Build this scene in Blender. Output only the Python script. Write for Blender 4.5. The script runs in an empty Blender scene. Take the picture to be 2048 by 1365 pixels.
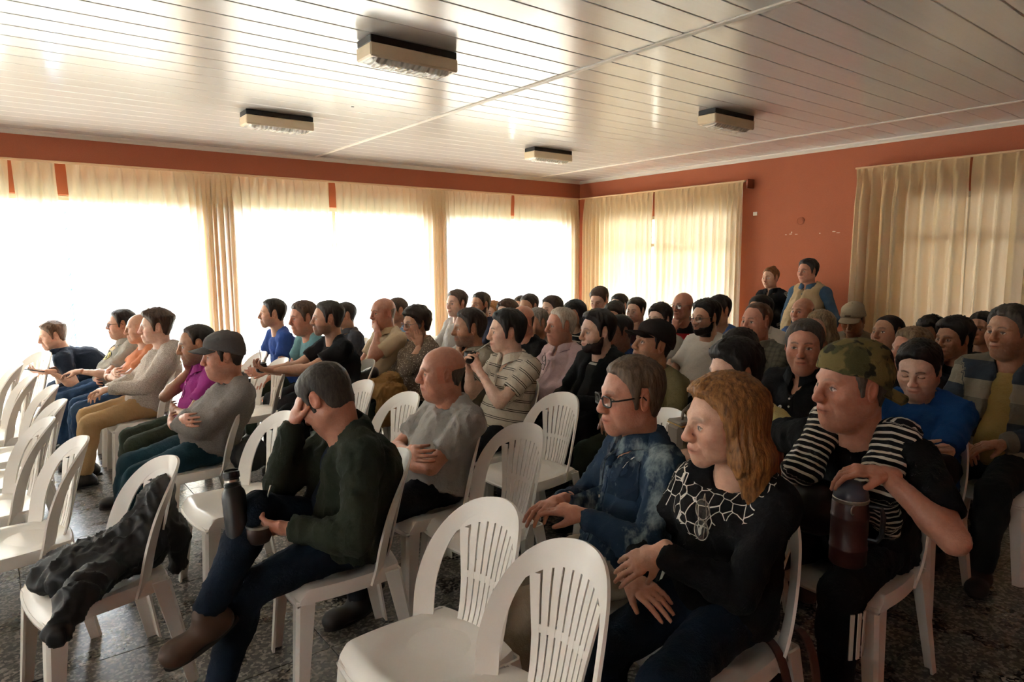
import bpy, bmesh, math, random
import numpy as np
from mathutils import Vector, Matrix
from mathutils.bvhtree import BVHTree

random.seed(7)
RNG = np.random.RandomState(11)
SC = bpy.context.scene
COL = SC.collection
PI = math.pi

# ------------------------------------------------------------------ camera
CAM_H = 1.60
YAW, PITCH, ROLL = math.radians(38.05645), math.radians(6.898527), math.radians(-0.395428)
FOC = 23.330839
_fw = Vector((math.sin(YAW)*math.cos(PITCH), math.cos(YAW)*math.cos(PITCH), -math.sin(PITCH)))
_rt = Vector((math.cos(YAW), -math.sin(YAW), 0))
_up = _rt.cross(_fw)
_r2 = _rt*math.cos(ROLL) + _up*math.sin(ROLL)
_u2 = -_rt*math.sin(ROLL) + _up*math.cos(ROLL)
cam = bpy.data.cameras.new('camera')
cam.lens = FOC; cam.sensor_width = 36; cam.sensor_fit = 'HORIZONTAL'; cam.clip_start = 0.05
camo = bpy.data.objects.new('camera', cam)
COL.objects.link(camo)
_m = Matrix((_r2, _u2, -_fw)).transposed().to_4x4()
_m.translation = (0, 0, CAM_H)
camo.matrix_world = _m
SC.camera = camo
FPX = FOC/36*2048

def at(px, py, D):
    """point at pixel (px,py) of the photograph, D metres deep"""
    d = _fw*FPX + _r2*(px-1024) - _u2*(py-682.5)
    return np.array(Vector((0, 0, CAM_H)) + d*(D/FPX))

# ------------------------------------------------------------------ light and exposure
SKY_STRENGTH = 82.0
world = bpy.data.worlds.new('world'); SC.world = world; world.use_nodes = True
_nt = world.node_tree; _bg = _nt.nodes['Background']
_bg.inputs['Color'].default_value = (0.85, 0.955, 1.11, 1); _bg.inputs['Strength'].default_value = SKY_STRENGTH
# overcast sky: the zenith three times as bright as the horizon
_tc = _nt.nodes.new('ShaderNodeTexCoord'); _sx = _nt.nodes.new('ShaderNodeSeparateXYZ'); _nt.links.new(_tc.outputs['Generated'], _sx.inputs[0])
_mx = _nt.nodes.new('ShaderNodeMath'); _mx.operation = 'MAXIMUM'; _mx.inputs[1].default_value = 0; _nt.links.new(_sx.outputs[2], _mx.inputs[0])
_ma = _nt.nodes.new('ShaderNodeMath'); _ma.operation = 'MULTIPLY_ADD'; _ma.inputs[1].default_value = 2*SKY_STRENGTH/3; _ma.inputs[2].default_value = SKY_STRENGTH/3
_nt.links.new(_mx.outputs[0], _ma.inputs[0]); _nt.links.new(_ma.outputs[0], _bg.inputs['Strength'])
SC.view_settings.view_transform = 'Standard'; SC.view_settings.look = 'None'
SC.view_settings.gamma = 1; SC.view_settings.use_curve_mapping = False
SC.view_settings.exposure = 0.48
SC.cycles.max_bounces = 10; SC.cycles.diffuse_bounces = 6; SC.cycles.glossy_bounces = 3
SC.cycles.transmission_bounces = 6; SC.cycles.transparent_max_bounces = 12
SC.cycles.use_denoising = True
SC.cycles.caustics_reflective = False; SC.cycles.caustics_refractive = False
SC.cycles.sample_clamp_indirect = 12

# ------------------------------------------------------------------ materials
MATS = {}
def lin(c):
    return tuple((x/12.92 if x <= .04045 else ((x+.055)/1.055)**2.4) for x in c)
def hexc(h):
    return lin(tuple(int(h[i:i+2], 16)/255 for i in (0, 2, 4)))
class NT:
    def __init__(s, name):
        s.m = bpy.data.materials.new(name); s.m.use_nodes = True
        s.t = s.m.node_tree; s.b = s.t.nodes['Principled BSDF']; s.out = s.t.nodes['Material Output']
    def n(s, typ, **kw):
        nd = s.t.nodes.new(typ)
        for k, v in kw.items():
            if k.startswith('i_'): nd.inputs[k[2:].replace('_', ' ')].default_value = v
            else: setattr(nd, k, v)
        return nd
    def l(s, a, b): s.t.links.new(a, b)
    def mix(s, fac, a, b):
        nd = s.n('ShaderNodeMix', data_type='RGBA')
        for sock, v in ((nd.inputs[0], fac), (nd.inputs[6], a), (nd.inputs[7], b)):
            if isinstance(v, bpy.types.NodeSocket): s.l(v, sock)
            elif isinstance(v, (int, float)): sock.default_value = v
            else: sock.default_value = (*v[:3], 1)
        return nd.outputs[2]
    def math(s, op, a, b=None):
        nd = s.n('ShaderNodeMath', operation=op)
        for sock, v in ((nd.inputs[0], a), (nd.inputs[1], b)):
            if v is None: continue
            if isinstance(v, bpy.types.NodeSocket): s.l(v, sock)
            else: sock.default_value = v
        return nd.outputs[0]
    def noise(s, scale, detail=3, vec=None, rough=.55):
        nd = s.n('ShaderNodeTexNoise'); nd.inputs['Scale'].default_value = scale
        nd.inputs['Detail'].default_value = detail; nd.inputs['Roughness'].default_value = rough
        if vec is not None: s.l(vec, nd.inputs['Vector'])
        return nd.outputs[0]
    def ramp(s, fac, stops):
        nd = s.n('ShaderNodeValToRGB'); e = nd.color_ramp.elements
        while len(e) < len(stops): e.new(.5)
        for i, (p, c) in enumerate(stops):
            e[i].position = p; e[i].color = (*c[:3], 1) if not isinstance(c, (int, float)) else (c, c, c, 1)
        s.l(fac, nd.inputs[0]); return nd.outputs[0]
    def bump(s, h, strength=.3, dist=.01):
        nd = s.n('ShaderNodeBump'); nd.inputs['Strength'].default_value = strength; nd.inputs['Distance'].default_value = dist
        s.l(h, nd.inputs['Height']); s.l(nd.outputs[0], s.b.inputs['Normal'])
    def col(s, v):
        if isinstance(v, bpy.types.NodeSocket): s.l(v, s.b.inputs['Base Color'])
        else: s.b.inputs['Base Color'].default_value = (*v[:3], 1)
    def obj(s): return s.n('ShaderNodeTexCoord').outputs['Object']
    def attr(s, name): return s.n('ShaderNodeAttribute', attribute_name=name)
    def stretch(s, vec, sc):
        nd = s.n('ShaderNodeMapping'); nd.inputs['Scale'].default_value = sc; s.l(vec, nd.inputs[0]); return nd.outputs[0]
def simple(name, c, rough=.5, metal=0, spec=.5, bumpscale=None, bs=.2):
    if name in MATS: return MATS[name]
    t = NT(name); t.col(c); t.b.inputs['Roughness'].default_value = rough; t.b.inputs['Metallic'].default_value = metal
    t.b.inputs['Specular IOR Level'].default_value = spec
    v = t.noise(3, 4, t.obj())
    t.col(t.mix(t.math('MULTIPLY', v, .35), c, tuple(x*.7 for x in c)))
    if bumpscale: t.bump(t.noise(bumpscale, 3, t.obj()), bs, .004)
    MATS[name] = t.m; return t.m

def skin_mat():
    t = NT('skin'); a = t.attr('Col').outputs['Color']; o = t.obj()
    n = t.ramp(t.noise(34, 5, o, .65), [(.35, 0.), (.7, 1.)])
    c = t.mix(t.math('MULTIPLY', n, .30), a, (.22, .075, .045))
    c = t.mix(t.math('MULTIPLY', t.ramp(t.noise(90, 3, o), [(.5, 0.), (.75, 1.)]), .16), c, (.62, .42, .32))
    t.col(c); t.b.inputs['Roughness'].default_value = .44; t.b.inputs['Specular IOR Level'].default_value = .45
    t.b.inputs['Subsurface Weight'].default_value = .06
    t.b.inputs['Subsurface Radius'].default_value = (.012, .005, .003)
    t.bump(t.math('ADD', t.noise(150, 3, o), t.math('MULTIPLY', t.noise(45, 4, o), 1.2)), .35, .004)
    return t.m
MATS['skin'] = skin_mat()

def hair_mat(key, c, c2=None, rough=.55):
    k = 'hair_'+key
    if k in MATS: return MATS[k]
    t = NT(k); vec = t.stretch(t.obj(), (90, 90, 16))
    n = t.noise(1.0, 4, vec, .65)
    c2 = c2 or tuple(x*.4 for x in c)
    f = t.ramp(n, [(.35, 0.), (.65, 1.)])
    t.col(t.mix(f, c2, c)); t.b.inputs['Roughness'].default_value = rough
    t.b.inputs['Specular IOR Level'].default_value = .35
    t.bump(n, .7, .006); MATS[k] = t.m; return t.m

def cloth_mat(key, c, pat=None, c2=(.9, .9, .9), rough=.9, **kw):
    k = 'cloth_'+key
    if k in MATS: return MATS[k]
    t = NT(k); o = t.obj()
    big = t.noise(9, 4, o); fine = t.noise(260, 2, o)
    base = t.mix(t.math('MULTIPLY', big, .5), c, tuple(x*.72 for x in c))
    al = t.attr('along').outputs['Fac']
    def stripe(period, width, off=0.):
        ph = t.math('FRACT', t.math('DIVIDE', t.math('ADD', al, off), period))
        return t.math('LESS_THAN', ph, width)
    if pat == 'stripe':
        base = t.mix(stripe(kw.get('period', .05), kw.get('width', .35)), base, c2)
    elif pat == 'doubleline':
        p = kw.get('period', .055)
        f = t.math('MAXIMUM', stripe(p, .07), stripe(p, .07, p*.82))
        base = t.mix(f, base, c2)
    elif pat == 'blocks':
        p = kw.get('period', .3)
        base = t.mix(stripe(p, .33), base, c2); base = t.mix(stripe(p, .33, p*.333), base, kw['c3'])
    elif pat == 'marl':
        n = t.noise(1., 3, t.stretch(o, (130, 130, 420)))
        base = t.mix(t.ramp(n, [(.42, 0.), (.58, 1.)]), base, c2)
    elif pat == 'floral':
        v = t.n('ShaderNodeTexVoronoi'); v.inputs['Scale'].default_value = 70; t.l(o, v.inputs['Vector'])
        f = t.ramp(t.math('ADD', v.outputs['Distance'], t.math('MULTIPLY', t.noise(40, 3, o), .5)), [(.40, 1.), (.62, 0.)])
        base = t.mix(f, base, c2)
    elif pat == 'plaid':
        sx = t.n('ShaderNodeSeparateXYZ'); t.l(o, sx.inputs[0])
        a = t.math('LESS_THAN', t.math('FRACT', t.math('MULTIPLY', sx.outputs[1], 26)), .35)
        b = t.math('LESS_THAN', t.math('FRACT', t.math('MULTIPLY', al, 26)), .35)
        base = t.mix(t.math('MULTIPLY', t.math('ADD', a, b), .4), base, c2)
    elif pat == 'camo':
        n = t.noise(14, 2, o); base = t.mix(t.ramp(n, [(.45, 0.), (.5, 1.)]), base, c2)
        n2 = t.noise(19, 2, t.stretch(o, (1.3, .8, 1.1)));  base = t.mix(t.ramp(n2, [(.56, 0.), (.6, 1.)]), base, kw['c3'])
    elif pat == 'denimwash':
        n = t.noise(6.5, 5, t.stretch(o, (1, 1, .55)), .7)
        base = t.mix(t.ramp(n, [(.54, 0.), (.68, .85)]), base, c2)
    elif pat == 'denim':
        n = t.noise(5, 3, o); base = t.mix(t.ramp(n, [(.4, 0.), (.75, .8)]), base, c2)
    elif pat == 'web':
        wrp = t.n('ShaderNodeVectorMath', operation='ADD'); t.l(o, wrp.inputs[0])
        v = t.n('ShaderNodeTexVoronoi', feature='DISTANCE_TO_EDGE'); v.inputs['Scale'].default_value = 33; t.l(t.stretch(o, (1, .8, .62)), v.inputs['Vector'])
        line = t.math('LESS_THAN', v.outputs['Distance'], .034)
        d = t.n('ShaderNodeVectorMath', operation='DISTANCE'); t.l(o, d.inputs[0]); d.inputs[1].default_value = kw['ctr']
        edge = t.math('ADD', d.outputs['Value'], t.math('MULTIPLY', t.noise(12, 2, o), .08))
        m = t.math('MULTIPLY', t.math('LESS_THAN', edge, kw['rad']), t.math('GREATER_THAN', d.outputs['Value'], kw['rin']))
        base = t.mix(t.math('MULTIPLY', line, m), base, c2)
    elif pat == 'sidestripes':
        sx = t.n('ShaderNodeSeparateXYZ'); t.l(o, sx.inputs[0])
        lim = t.attr('limb').outputs['Fac']
        f = t.math('MULTIPLY', t.math('GREATER_THAN', lim, .5), t.math('LESS_THAN', t.math('FRACT', t.math('MULTIPLY', t.attr('ang').outputs['Fac'], kw.get('freq', 9))), .38))
        f = t.math('MULTIPLY', f, t.math('LESS_THAN', t.math('ABSOLUTE', t.math('SUBTRACT', t.attr('ang').outputs['Fac'], kw.get('a0', .0))), kw.get('aw', .16)))
        base = t.mix(f, base, c2)
    elif pat == 'band':
        f = t.math('MULTIPLY', t.math('GREATER_THAN', al, kw['lo']), t.math('LESS_THAN', al, kw['hi']))
        f = t.math('MULTIPLY', f, t.math('LESS_THAN', t.attr('limb').outputs['Fac'], .5)) if kw.get('torso') else f
        base = t.mix(f, base, c2)
    t.col(base)
    t.b.inputs['Roughness'].default_value = rough; t.b.inputs['Specular IOR Level'].default_value = .2
    h = t.math('ADD', t.math('MULTIPLY', fine, .18), t.noise(30, 5, o, .6))
    t.bump(h, .6, .012); MATS[k] = t.m; return t.m

# ------------------------------------------------------------------ object helpers
def mesh_from(name, V, F, mat, parent=None, smooth=True, attrs=None, cols=None, loc=None, sharp=None):
    """V (n,3) array, F list/array of polygons (all quads array or mixed list)"""
    me = bpy.data.meshes.new(name)
    V = np.asarray(V, dtype=np.float32)
    if isinstance(F, np.ndarray):
        n, k = F.shape
        me.vertices.add(len(V)); me.vertices.foreach_set('co', V.ravel())
        me.loops.add(n*k); me.loops.foreach_set('vertex_index', F.astype(np.int32).ravel())
        me.polygons.add(n); me.polygons.foreach_set('loop_start', np.arange(0, n*k, k, dtype=np.int32))
        try: me.polygons.foreach_set('loop_total', np.full(n, k, dtype=np.int32))
        except Exception: pass
        me.update(calc_edges=True)
    else:
        me.from_pydata([tuple(v) for v in V], [], [tuple(f) for f in F])
    me.polygons.foreach_set('use_smooth', np.full(len(me.polygons), smooth, dtype=bool))
    if sharp: me.set_sharp_from_angle(angle=math.radians(sharp))
    if cols is not None:
        ca = me.color_attributes.new('Col', 'FLOAT_COLOR', 'POINT')
        c4 = np.ones((len(V), 4), np.float32); c4[:, :3] = cols
        ca.data.foreach_set('color', c4.ravel())
    for k2, a in (attrs or {}).items():
        at_ = me.attributes.new(k2, 'FLOAT', 'POINT'); at_.data.foreach_set('value', np.asarray(a, np.float32))
    me.update()
    o = bpy.data.objects.new(name, me); COL.objects.link(o)
    if mat: me.materials.append(mat)
    if parent: o.parent = parent
    if loc is not None: o.location = loc
    return o
class MB:
    """collects simple shapes into one mesh"""
    def __init__(s): s.v = []; s.f = []
    def add(s, V, F):
        b = len(s.v); s.v += [tuple(x) for x in V]; s.f += [tuple(i+b for i in f) for f in F]; return s
    def box(s, lo, hi, taper=None):
        x0, y0, z0 = lo; x1, y1, z1 = hi
        return s.add([(x0, y0, z0), (x1, y0, z0), (x1, y1, z0), (x0, y1, z0), (x0, y0, z1), (x1, y0, z1), (x1, y1, z1), (x0, y1, z1)],
              [(0, 3, 2, 1), (4, 5, 6, 7), (0, 1, 5, 4), (1, 2, 6, 5), (2, 3, 7, 6), (3, 0, 4, 7)])
    def bbox(s, lo, hi, b=.004):
        """box with chamfered edges"""
        lo = np.array(lo, float); hi = np.array(hi, float); c = (lo+hi)/2; h = (hi-lo)/2; b = min(b, h.min()*.9)
        bm = bmesh.new(); bmesh.ops.create_cube(bm, size=2)
        for v in bm.verts: v.co = Vector(c + h*np.array(v.co))
        bmesh.ops.bevel(bm, geom=list(bm.edges), offset=b, segments=1, affect='EDGES')
        bm.verts.index_update()
        s.add([v.co[:] for v in bm.verts], [[v.index for v in f.verts] for f in bm.faces]); bm.free(); return s
    def tube(s, pts, r, n=8, close=False, cap=True):
        P = np.array(pts, float); m = len(P); rr = np.full(m, r) if np.isscalar(r) else np.array(r)
        base = len(s.v); prev = None
        for i in range(m):
            if close: t = P[(i+1) % m]-P[i-1]
            else: t = P[min(i+1, m-1)]-P[max(i-1, 0)]
            t = t/(np.linalg.norm(t)+1e-9)
            u = np.cross(t, (0, 0, 1)) if prev is None else prev-t*np.dot(prev, t)
            if np.linalg.norm(u) < 1e-3: u = np.cross(t, (0, 1, 0))
            u /= np.linalg.norm(u); prev = u; w = np.cross(t, u)
            for k in range(n):
                a = 2*PI*k/n; s.v.append(tuple(P[i]+rr[i]*(math.cos(a)*u+math.sin(a)*w)))
        for i in range(m if close else m-1):
            j = (i+1) % m
            for k in range(n):
                k2 = (k+1) % n
                s.f.append((base+i*n+k, base+i*n+k2, base+j*n+k2, base+j*n+k))
        if cap and not close:
            s.f.append(tuple(base+k for k in range(n))[::-1]); s.f.append(tuple(base+(m-1)*n+k for k in range(n)))
        return s
    def lathe(s, prof, n=20, c=(0, 0, 0), axis=None):
        base = len(s.v); M = Matrix.Identity(3)
        if axis is not None: M = Vector((0, 0, 1)).rotation_difference(Vector(axis)).to_matrix()
        for r, z in prof:
            for k in range(n):
                a = 2*PI*k/n; p = M @ Vector((r*math.cos(a), r*math.sin(a), z)); s.v.append((p.x+c[0], p.y+c[1], p.z+c[2]))
        for i in range(len(prof)-1):
            for k in range(n):
                k2 = (k+1) % n; s.f.append((base+i*n+k, base+i*n+k2, base+(i+1)*n+k2, base+(i+1)*n+k))
        s.f.append(tuple(base+k for k in range(n))[::-1]); s.f.append(tuple(base+(len(prof)-1)*n+k for k in range(n)))
        return s
    def build(s, name, mat, parent=None, smooth=False, loc=None):
        return mesh_from(name, np.array(s.v), s.f, mat, parent, smooth, loc=loc, sharp=38 if smooth else None)
def tag(o, label=None, cat=None, group=None, kind=None):
    if label: o['label'] = label
    if cat: o['category'] = cat
    if group: o['group'] = group
    if kind: o['kind'] = kind
    return o
def empty(name, loc, rz=0, label=None, cat=None, group=None):
    o = bpy.data.objects.new(name, None); COL.objects.link(o)
    o.location = loc; o.rotation_euler = (0, 0, rz); o.empty_display_size = .1
    return tag(o, label, cat, group)
def copy_tree(o, parent=None):
    c = o.copy(); COL.objects.link(c); c.parent = parent
    for ch in o.children: copy_tree(ch, c)
    return c
# ------------------------------------------------------------------ the room
CX, CY, CZ = 7.47, 7.77, 2.837
X0, Y0 = -6.0, -3.0
def wall_material():
    t = NT('terracotta_stucco'); o = t.obj()
    n = t.noise(170, 4, o, .7); b = t.noise(1.6, 3, o)
    c = t.mix(b, hexc('af664a'), hexc('a35b42')); c = t.mix(t.math('MULTIPLY', t.ramp(n, [(.35, 0.), (.7, 1.)]), .22), c, hexc('c08468'))
    t.col(c); t.b.inputs['Roughness'].default_value = .85; t.b.inputs['Specular IOR Level'].default_value = .2
    t.bump(n, .5, .004); return t.m
M_WALL = wall_material()
def plank_material():
    t = NT('white_pvc'); o = t.obj()
    n = t.noise(1., 3, t.stretch(o, (.8, 40, 1)))
    t.col(t.mix(n, hexc('dedbd6'), hexc('d5d1cb'))); t.b.inputs['Roughness'].default_value = .17
    t.b.inputs['Specular IOR Level'].default_value = .6
    t.bump(t.noise(1., 2, t.stretch(o, (1.5, 9, 1))), .05, .01); return t.m
M_PVC = plank_material()
M_TRIM = simple('white_paint', hexc('e4ded3'), .5)
M_JOINT = simple('dark_joint', hexc('8a8073'), .8)
def floor_material():
    t = NT('dark_terrazzo'); o = t.obj()
    geo = t.n('ShaderNodeNewGeometry').outputs['Position']
    v = t.n('ShaderNodeTexVoronoi'); v.inputs['Scale'].default_value = 85; t.l(geo, v.inputs['Vector'])
    sep = t.n('ShaderNodeSeparateColor'); t.l(v.outputs['Color'], sep.inputs[0])
    c = t.ramp(sep.outputs[0], [(.0, hexc('2b2926')), (.42, hexc('44403b')), (.66, hexc('7a736a')), (.9, hexc('aaa196'))])
    n = t.noise(190, 2, geo); c = t.mix(t.math('MULTIPLY', n, .6), c, hexc('3a3632'))
    t.col(c); t.b.inputs['Roughness'].default_value = .24; t.b.inputs['Specular IOR Level'].default_value = .5
    r = t.ramp(t.noise(4, 4, geo), [(.3, .2), (.7, .42)]); t.l(r, t.b.inputs['Roughness'])
    t.bump(t.noise(60, 2, geo), .05, .004); return t.m
M_FLOOR = floor_material()

# floor: bed plus terrazzo tiles
b = MB(); b.box((X0, Y0, -.12), (CX+.25, CY+.25, -.022))
floor = tag(b.build('floor', M_JOINT), kind='structure')
TS = .5
proto = None
for i in range(-1, 15):
    for j in range(1, 16):
        x, y = i*TS, j*TS+.02
        if x > CX or y > CY: continue
        if x/(y+.01) > 14 and y < .5: continue
        if proto is None:
            t_ = MB(); t_.bbox((.0015, .0015, -.022), (TS-.0015, TS-.0015, 0), .0015); proto = t_.build('tile', M_FLOOR, floor); c = proto
        else:
            c = proto.copy(); COL.objects.link(c)
        c.location = (x, y, 0)
# outer floor field in the same terrazzo (outside the view)
b = MB()
b.box((X0, Y0, -.022), (-.5, CY+.2, 0)); b.box((-.5, Y0, -.022), (CX+.2, .52, 0))
b.build('tile_field', M_FLOOR, floor)

# ceiling: boards running along x, split by two cover strips
b = MB(); b.box((X0, Y0, CZ+.012), (CX+.25, CY+.25, CZ+.12))
ceiling = tag(b.build('ceiling', M_JOINT), kind='structure')
PW = .2045; SEAMS = [X0, 3.143, 6.56, CX]
for si in range(3):
    xa, xb = SEAMS[si], SEAMS[si+1]
    proto = None
    k = 0; y = CY-.03
    while y > -.6:
        if proto is None:
            hw = PW/2-.0028; L = (xb-xa)/2-.003
            V = []; F = []
            prof = [(-hw-.003, .0045), (-hw, .0), (-hw+.006, -.0015), (hw-.006, -.0015), (hw, .0), (hw+.003, .0045)]
            for sx in (-L, L):
                for py, pz in prof: V.append((sx, py, pz))
            n = len(prof)
            for q in range(n-1): F.append((q, q+1, n+q+1, n+q))
            F.append(tuple(range(n-1, -1, -1))); F.append(tuple(range(n, 2*n)))
            proto = mesh_from('plank', np.array(V), F, M_PVC, ceiling, smooth=False); c = proto
        else:
            c = proto.copy(); COL.objects.link(c)
        c.location = ((xa+xb)/2, y-PW/2, CZ+.002)
        y -= PW; k += 1
b = MB(); b.box((X0, Y0, CZ), (CX, y, CZ+.012)); b.build('plank_field', M_PVC, ceiling)
for si in (1, 2):
    b = MB(); b.bbox((SEAMS[si]-.022, Y0, CZ-.008), (SEAMS[si]+.022, CY, CZ+.004), .004); b.build('cover_strip', M_TRIM, ceiling)
# tiny marks on the boards
b = MB(); b.lathe([(.012, 0), (.012, .003)], 8, tuple(at(703, 151, 5.3)*[1, 1, 0]+np.array([0, 0, CZ-.003]))); b.build('screw_head', simple('grey_screw', (.15, .15, .15), .5), ceiling)

# walls
def wall_with_openings(name, axis, pos, lo, hi, thick, openings):
    """axis 'y': wall in plane y=pos spanning x lo..hi; axis 'x' likewise. openings (a,b,z0,z1)"""
    b = MB()
    def put(a0, a1, z0, z1):
        if a1-a0 < 1e-4 or z1-z0 < 1e-4: return
        if axis == 'y': b.box((a0, pos, z0), (a1, pos+thick, z1))
        else: b.box((pos, a0, z0), (pos+thick, a1, z1))
    cur = lo
    for a0, a1, z0, z1 in sorted(openings):
        put(cur, a0, 0, CZ); put(a0, a1, 0, z0); put(a0, a1, z1, CZ); cur = a1
    put(cur, hi, 0, CZ)
    return tag(b.build(name, M_WALL), kind='structure')
OPEN_L = [(-5.6, -2.9, .08, 2.26), (-2.6, 1.84, .08, 2.26), (2.14, 4.62, .08, 2.26), (4.88, 7.15, .08, 2.26)]
OPEN_R = [(4.92, 7.2, .08, 2.22), (1.9, 2.95, .85, 2.24)]
wall_left = wall_with_openings('wall_left', 'y', CY, X0, CX+.2, .2, OPEN_L)
wall_right = wall_with_openings('wall_right', 'x', CX, Y0, CY, .2, OPEN_R)
b = MB(); b.box((X0-.2, Y0-.2, 0), (CX+.2, Y0, CZ)); tag(b.build('wall_front', M_WALL), kind='structure')
OPEN_FILL = [(-1.2, 2.2, 1.05, 2.3), (2.8, 6.4, 1.05, 2.3)]  # openings added in the unseen wall to throw fill light on the foreground
wall_with_openings('wall_stage', 'x', X0-.2, Y0, CY+.2, .2, OPEN_FILL)
# cornices
def cornice(name, axis):
    prof = [(0, 0), (0, -.045), (.012, -.045), (.02, -.03), (.042, -.014), (.045, 0)]
    V = []; n = len(prof)
    for e in ((X0, CX) if axis == 'y' else (Y0, CY)):
        for d, z in prof:
            V.append((e, CY-d, CZ+z) if axis == 'y' else (CX-d, e, CZ+z))
    F = [(q, (q+1) % n, n+(q+1) % n, n+q) for q in range(n)] + [tuple(range(n)), tuple(range(2*n-1, n-1, -1))]
    return tag(mesh_from(name, np.array(V), F, M_TRIM, smooth=False), kind='structure')
cornice('trim_1', 'y'); cornice('trim_2', 'x')
M_CHIP = simple('bare_plaster', hexc('e2d3bf'), .9)
# marks on the right wall
b = MB(); b.bbox((CX-.008, 4.645, 2.13), (CX, 4.70, 2.175), .003); b.build('cover_plate', M_TRIM, wall_right)
b = MB(); b.lathe([(.045, 0), (.05, .004), (.05, .007), (.036, .01), (.034, .006)], 20, (CX-.002, 4.087, 2.038), axis=(-1, 0, 0)); b.build('round_cap', M_WALL, wall_right)
for y, z, w, h in [(4.26, 1.884, .03, .008), (4.2, 1.89, .05, .012), (4.19, 1.91, .018, .02), (4.13, 1.885, .05, .008), (3.85, 1.886, .022, .012), (3.69, 1.9, .05, .012), (3.64, 1.885, .05, .006), (5.05, 2.42, .012, .006)]:
    b = MB(); V = []
    for k in range(7):
        a = 2*PI*k/7; r = .7+.3*random.random(); V.append((CX-.002, y+w/2*r*math.cos(a), z+h/2*r*math.sin(a)))
    V += [(CX+.001, v[1], v[2]) for v in V]
    F = [tuple(range(7)), tuple(range(13, 6, -1))] + [(k, (k+1) % 7, 7+(k+1) % 7, 7+k) for k in range(7)]
    mesh_from('paint_chip', np.array(V), F, M_CHIP, wall_right, smooth=False)
# wooden pelmet end on the right wall, beside the corner curtain
M_WOODEND = simple('brown_bracket', hexc('7a3b22'), .6)
b = MB(); b.bbox((CX-.14, 4.70, 2.46), (CX, 4.725, 2.57), .004); tag(b.build('curtain_bracket', M_WOODEND), 'brown end bracket of the curtain rail beside the corner window', 'bracket')

# windows: frames, transoms, mullions, panes
def glass_mat():
    t = NT('window_glass'); t.t.nodes.remove(t.b)
    a = t.n('ShaderNodeBsdfTransparent'); a.inputs[0].default_value = (.95, .96, .95, 1); g = t.n('ShaderNodeBsdfGlossy'); g.inputs['Roughness'].default_value = .02
    m = t.n('ShaderNodeMixShader'); m.inputs[0].default_value = .06
    t.l(a.outputs[0], m.inputs[1]); t.l(g.outputs[0], m.inputs[2]); t.l(m.outputs[0], t.out.inputs[0]); return t.m
M_GLASS = glass_mat(); M_FRAME = simple('grey_frame', hexc('cfcac2'), .4)
def window(idx, axis, a0, a1, z0, z1, pos, nmul, ztr):
    def bx(b, lo, hi):
        (p0, q0, r0), (p1, q1, r1) = lo, hi
        if axis == 'y': b.bbox((p0, pos+.07+q0, r0), (p1, pos+.07+q1, r1), .004)
        else: b.bbox((pos+.07+q0, p0, r0), (pos+.07+q1, p1, r1), .004)
        return b
    w = .05
    b = MB(); bx(b, (a0, 0, z0), (a0+w, .05, z1)); bx(b, (a1-w, 0, z0), (a1, .05, z1)); bx(b, (a0, 0, z1-w), (a1, .05, z1)); bx(b, (a0, 0, z0), (a1, .05, z0+w))
    root = tag(b.build(f'window_{idx}', M_FRAME), kind='structure')
    edges = [a0+w/2] + [a0+(a1-a0)*k/nmul for k in range(1, nmul)] + [a1-w/2]
    for e in edges[1:-1]:
        bx(MB(), (e-.025, .002, z0+w), (e+.025, .048, z1-w)).build('mullion', M_FRAME, root)
    for k in range(nmul):
        l, r = edges[k]+.025, edges[k+1]-.025
        if ztr: bx(MB(), (l, .004, ztr-.025), (r, .046, ztr+.025)).build('transom', M_FRAME, root)
        for zz0, zz1 in (((z0+w, ztr-.025), (ztr+.025, z1-w)) if ztr else ((z0+w, z1-w),)):
            b = MB()
            if axis == 'y': b.box((l, pos+.09, zz0), (r, pos+.096, zz1))
            else: b.box((pos+.09, l, zz0), (pos+.096, r, zz1))
            b.build('pane', M_GLASS, root)
window(1, 'y', *OPEN_L[0], CY, 2, 1.81); window(2, 'y', *OPEN_L[1], CY, 3, 1.81)
window(3, 'y', *OPEN_L[2], CY, 2, 1.81); window(4, 'y', *OPEN_L[3], CY, 2, 1.81)
window(5, 'x', *OPEN_R[0], CX, 2, 1.81); window(6, 'x', *OPEN_R[1], CX, 2, 1.86)
window(7, 'x', *OPEN_FILL[0], X0-.2, 3, None); window(8, 'x', *OPEN_FILL[1], X0-.2, 3, None)  # added out-of-view windows, there for the fill light
# outdoors: ground, an unseen, added porch that dims the two right-hand windows
M_GROUND = simple('dark_lawn', hexc('4a4d3e'), .9)
b = MB(); b.box((-40, CY+.2, -.3), (40, 45, -.1)); b.box((CX+.2, -30, -.3), (40, CY+.2, -.1)); b.box((-40, -30, -.3), (X0-.2, CY+.2, -.1)); tag(b.build('ground', M_GROUND), kind='structure')
b = MB(); b.box((CX+.2, -3.5, 2.42), (CX+1.5, 9.5, 2.57)); b.box((CX+3.4, -7, -.1), (CX+3.6, 10.5, 3.6)); b.box((CX+1.95, -3.5, -.1), (CX+2.1, 4.55, 3.2)); b.box((CX+.2, 4.4, -.1), (CX+1.95, 4.55, 2.42)); tag(b.build('light_blocker', simple('blocker_paint', hexc('b3a58e'), .9)), kind='structure')

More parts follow.
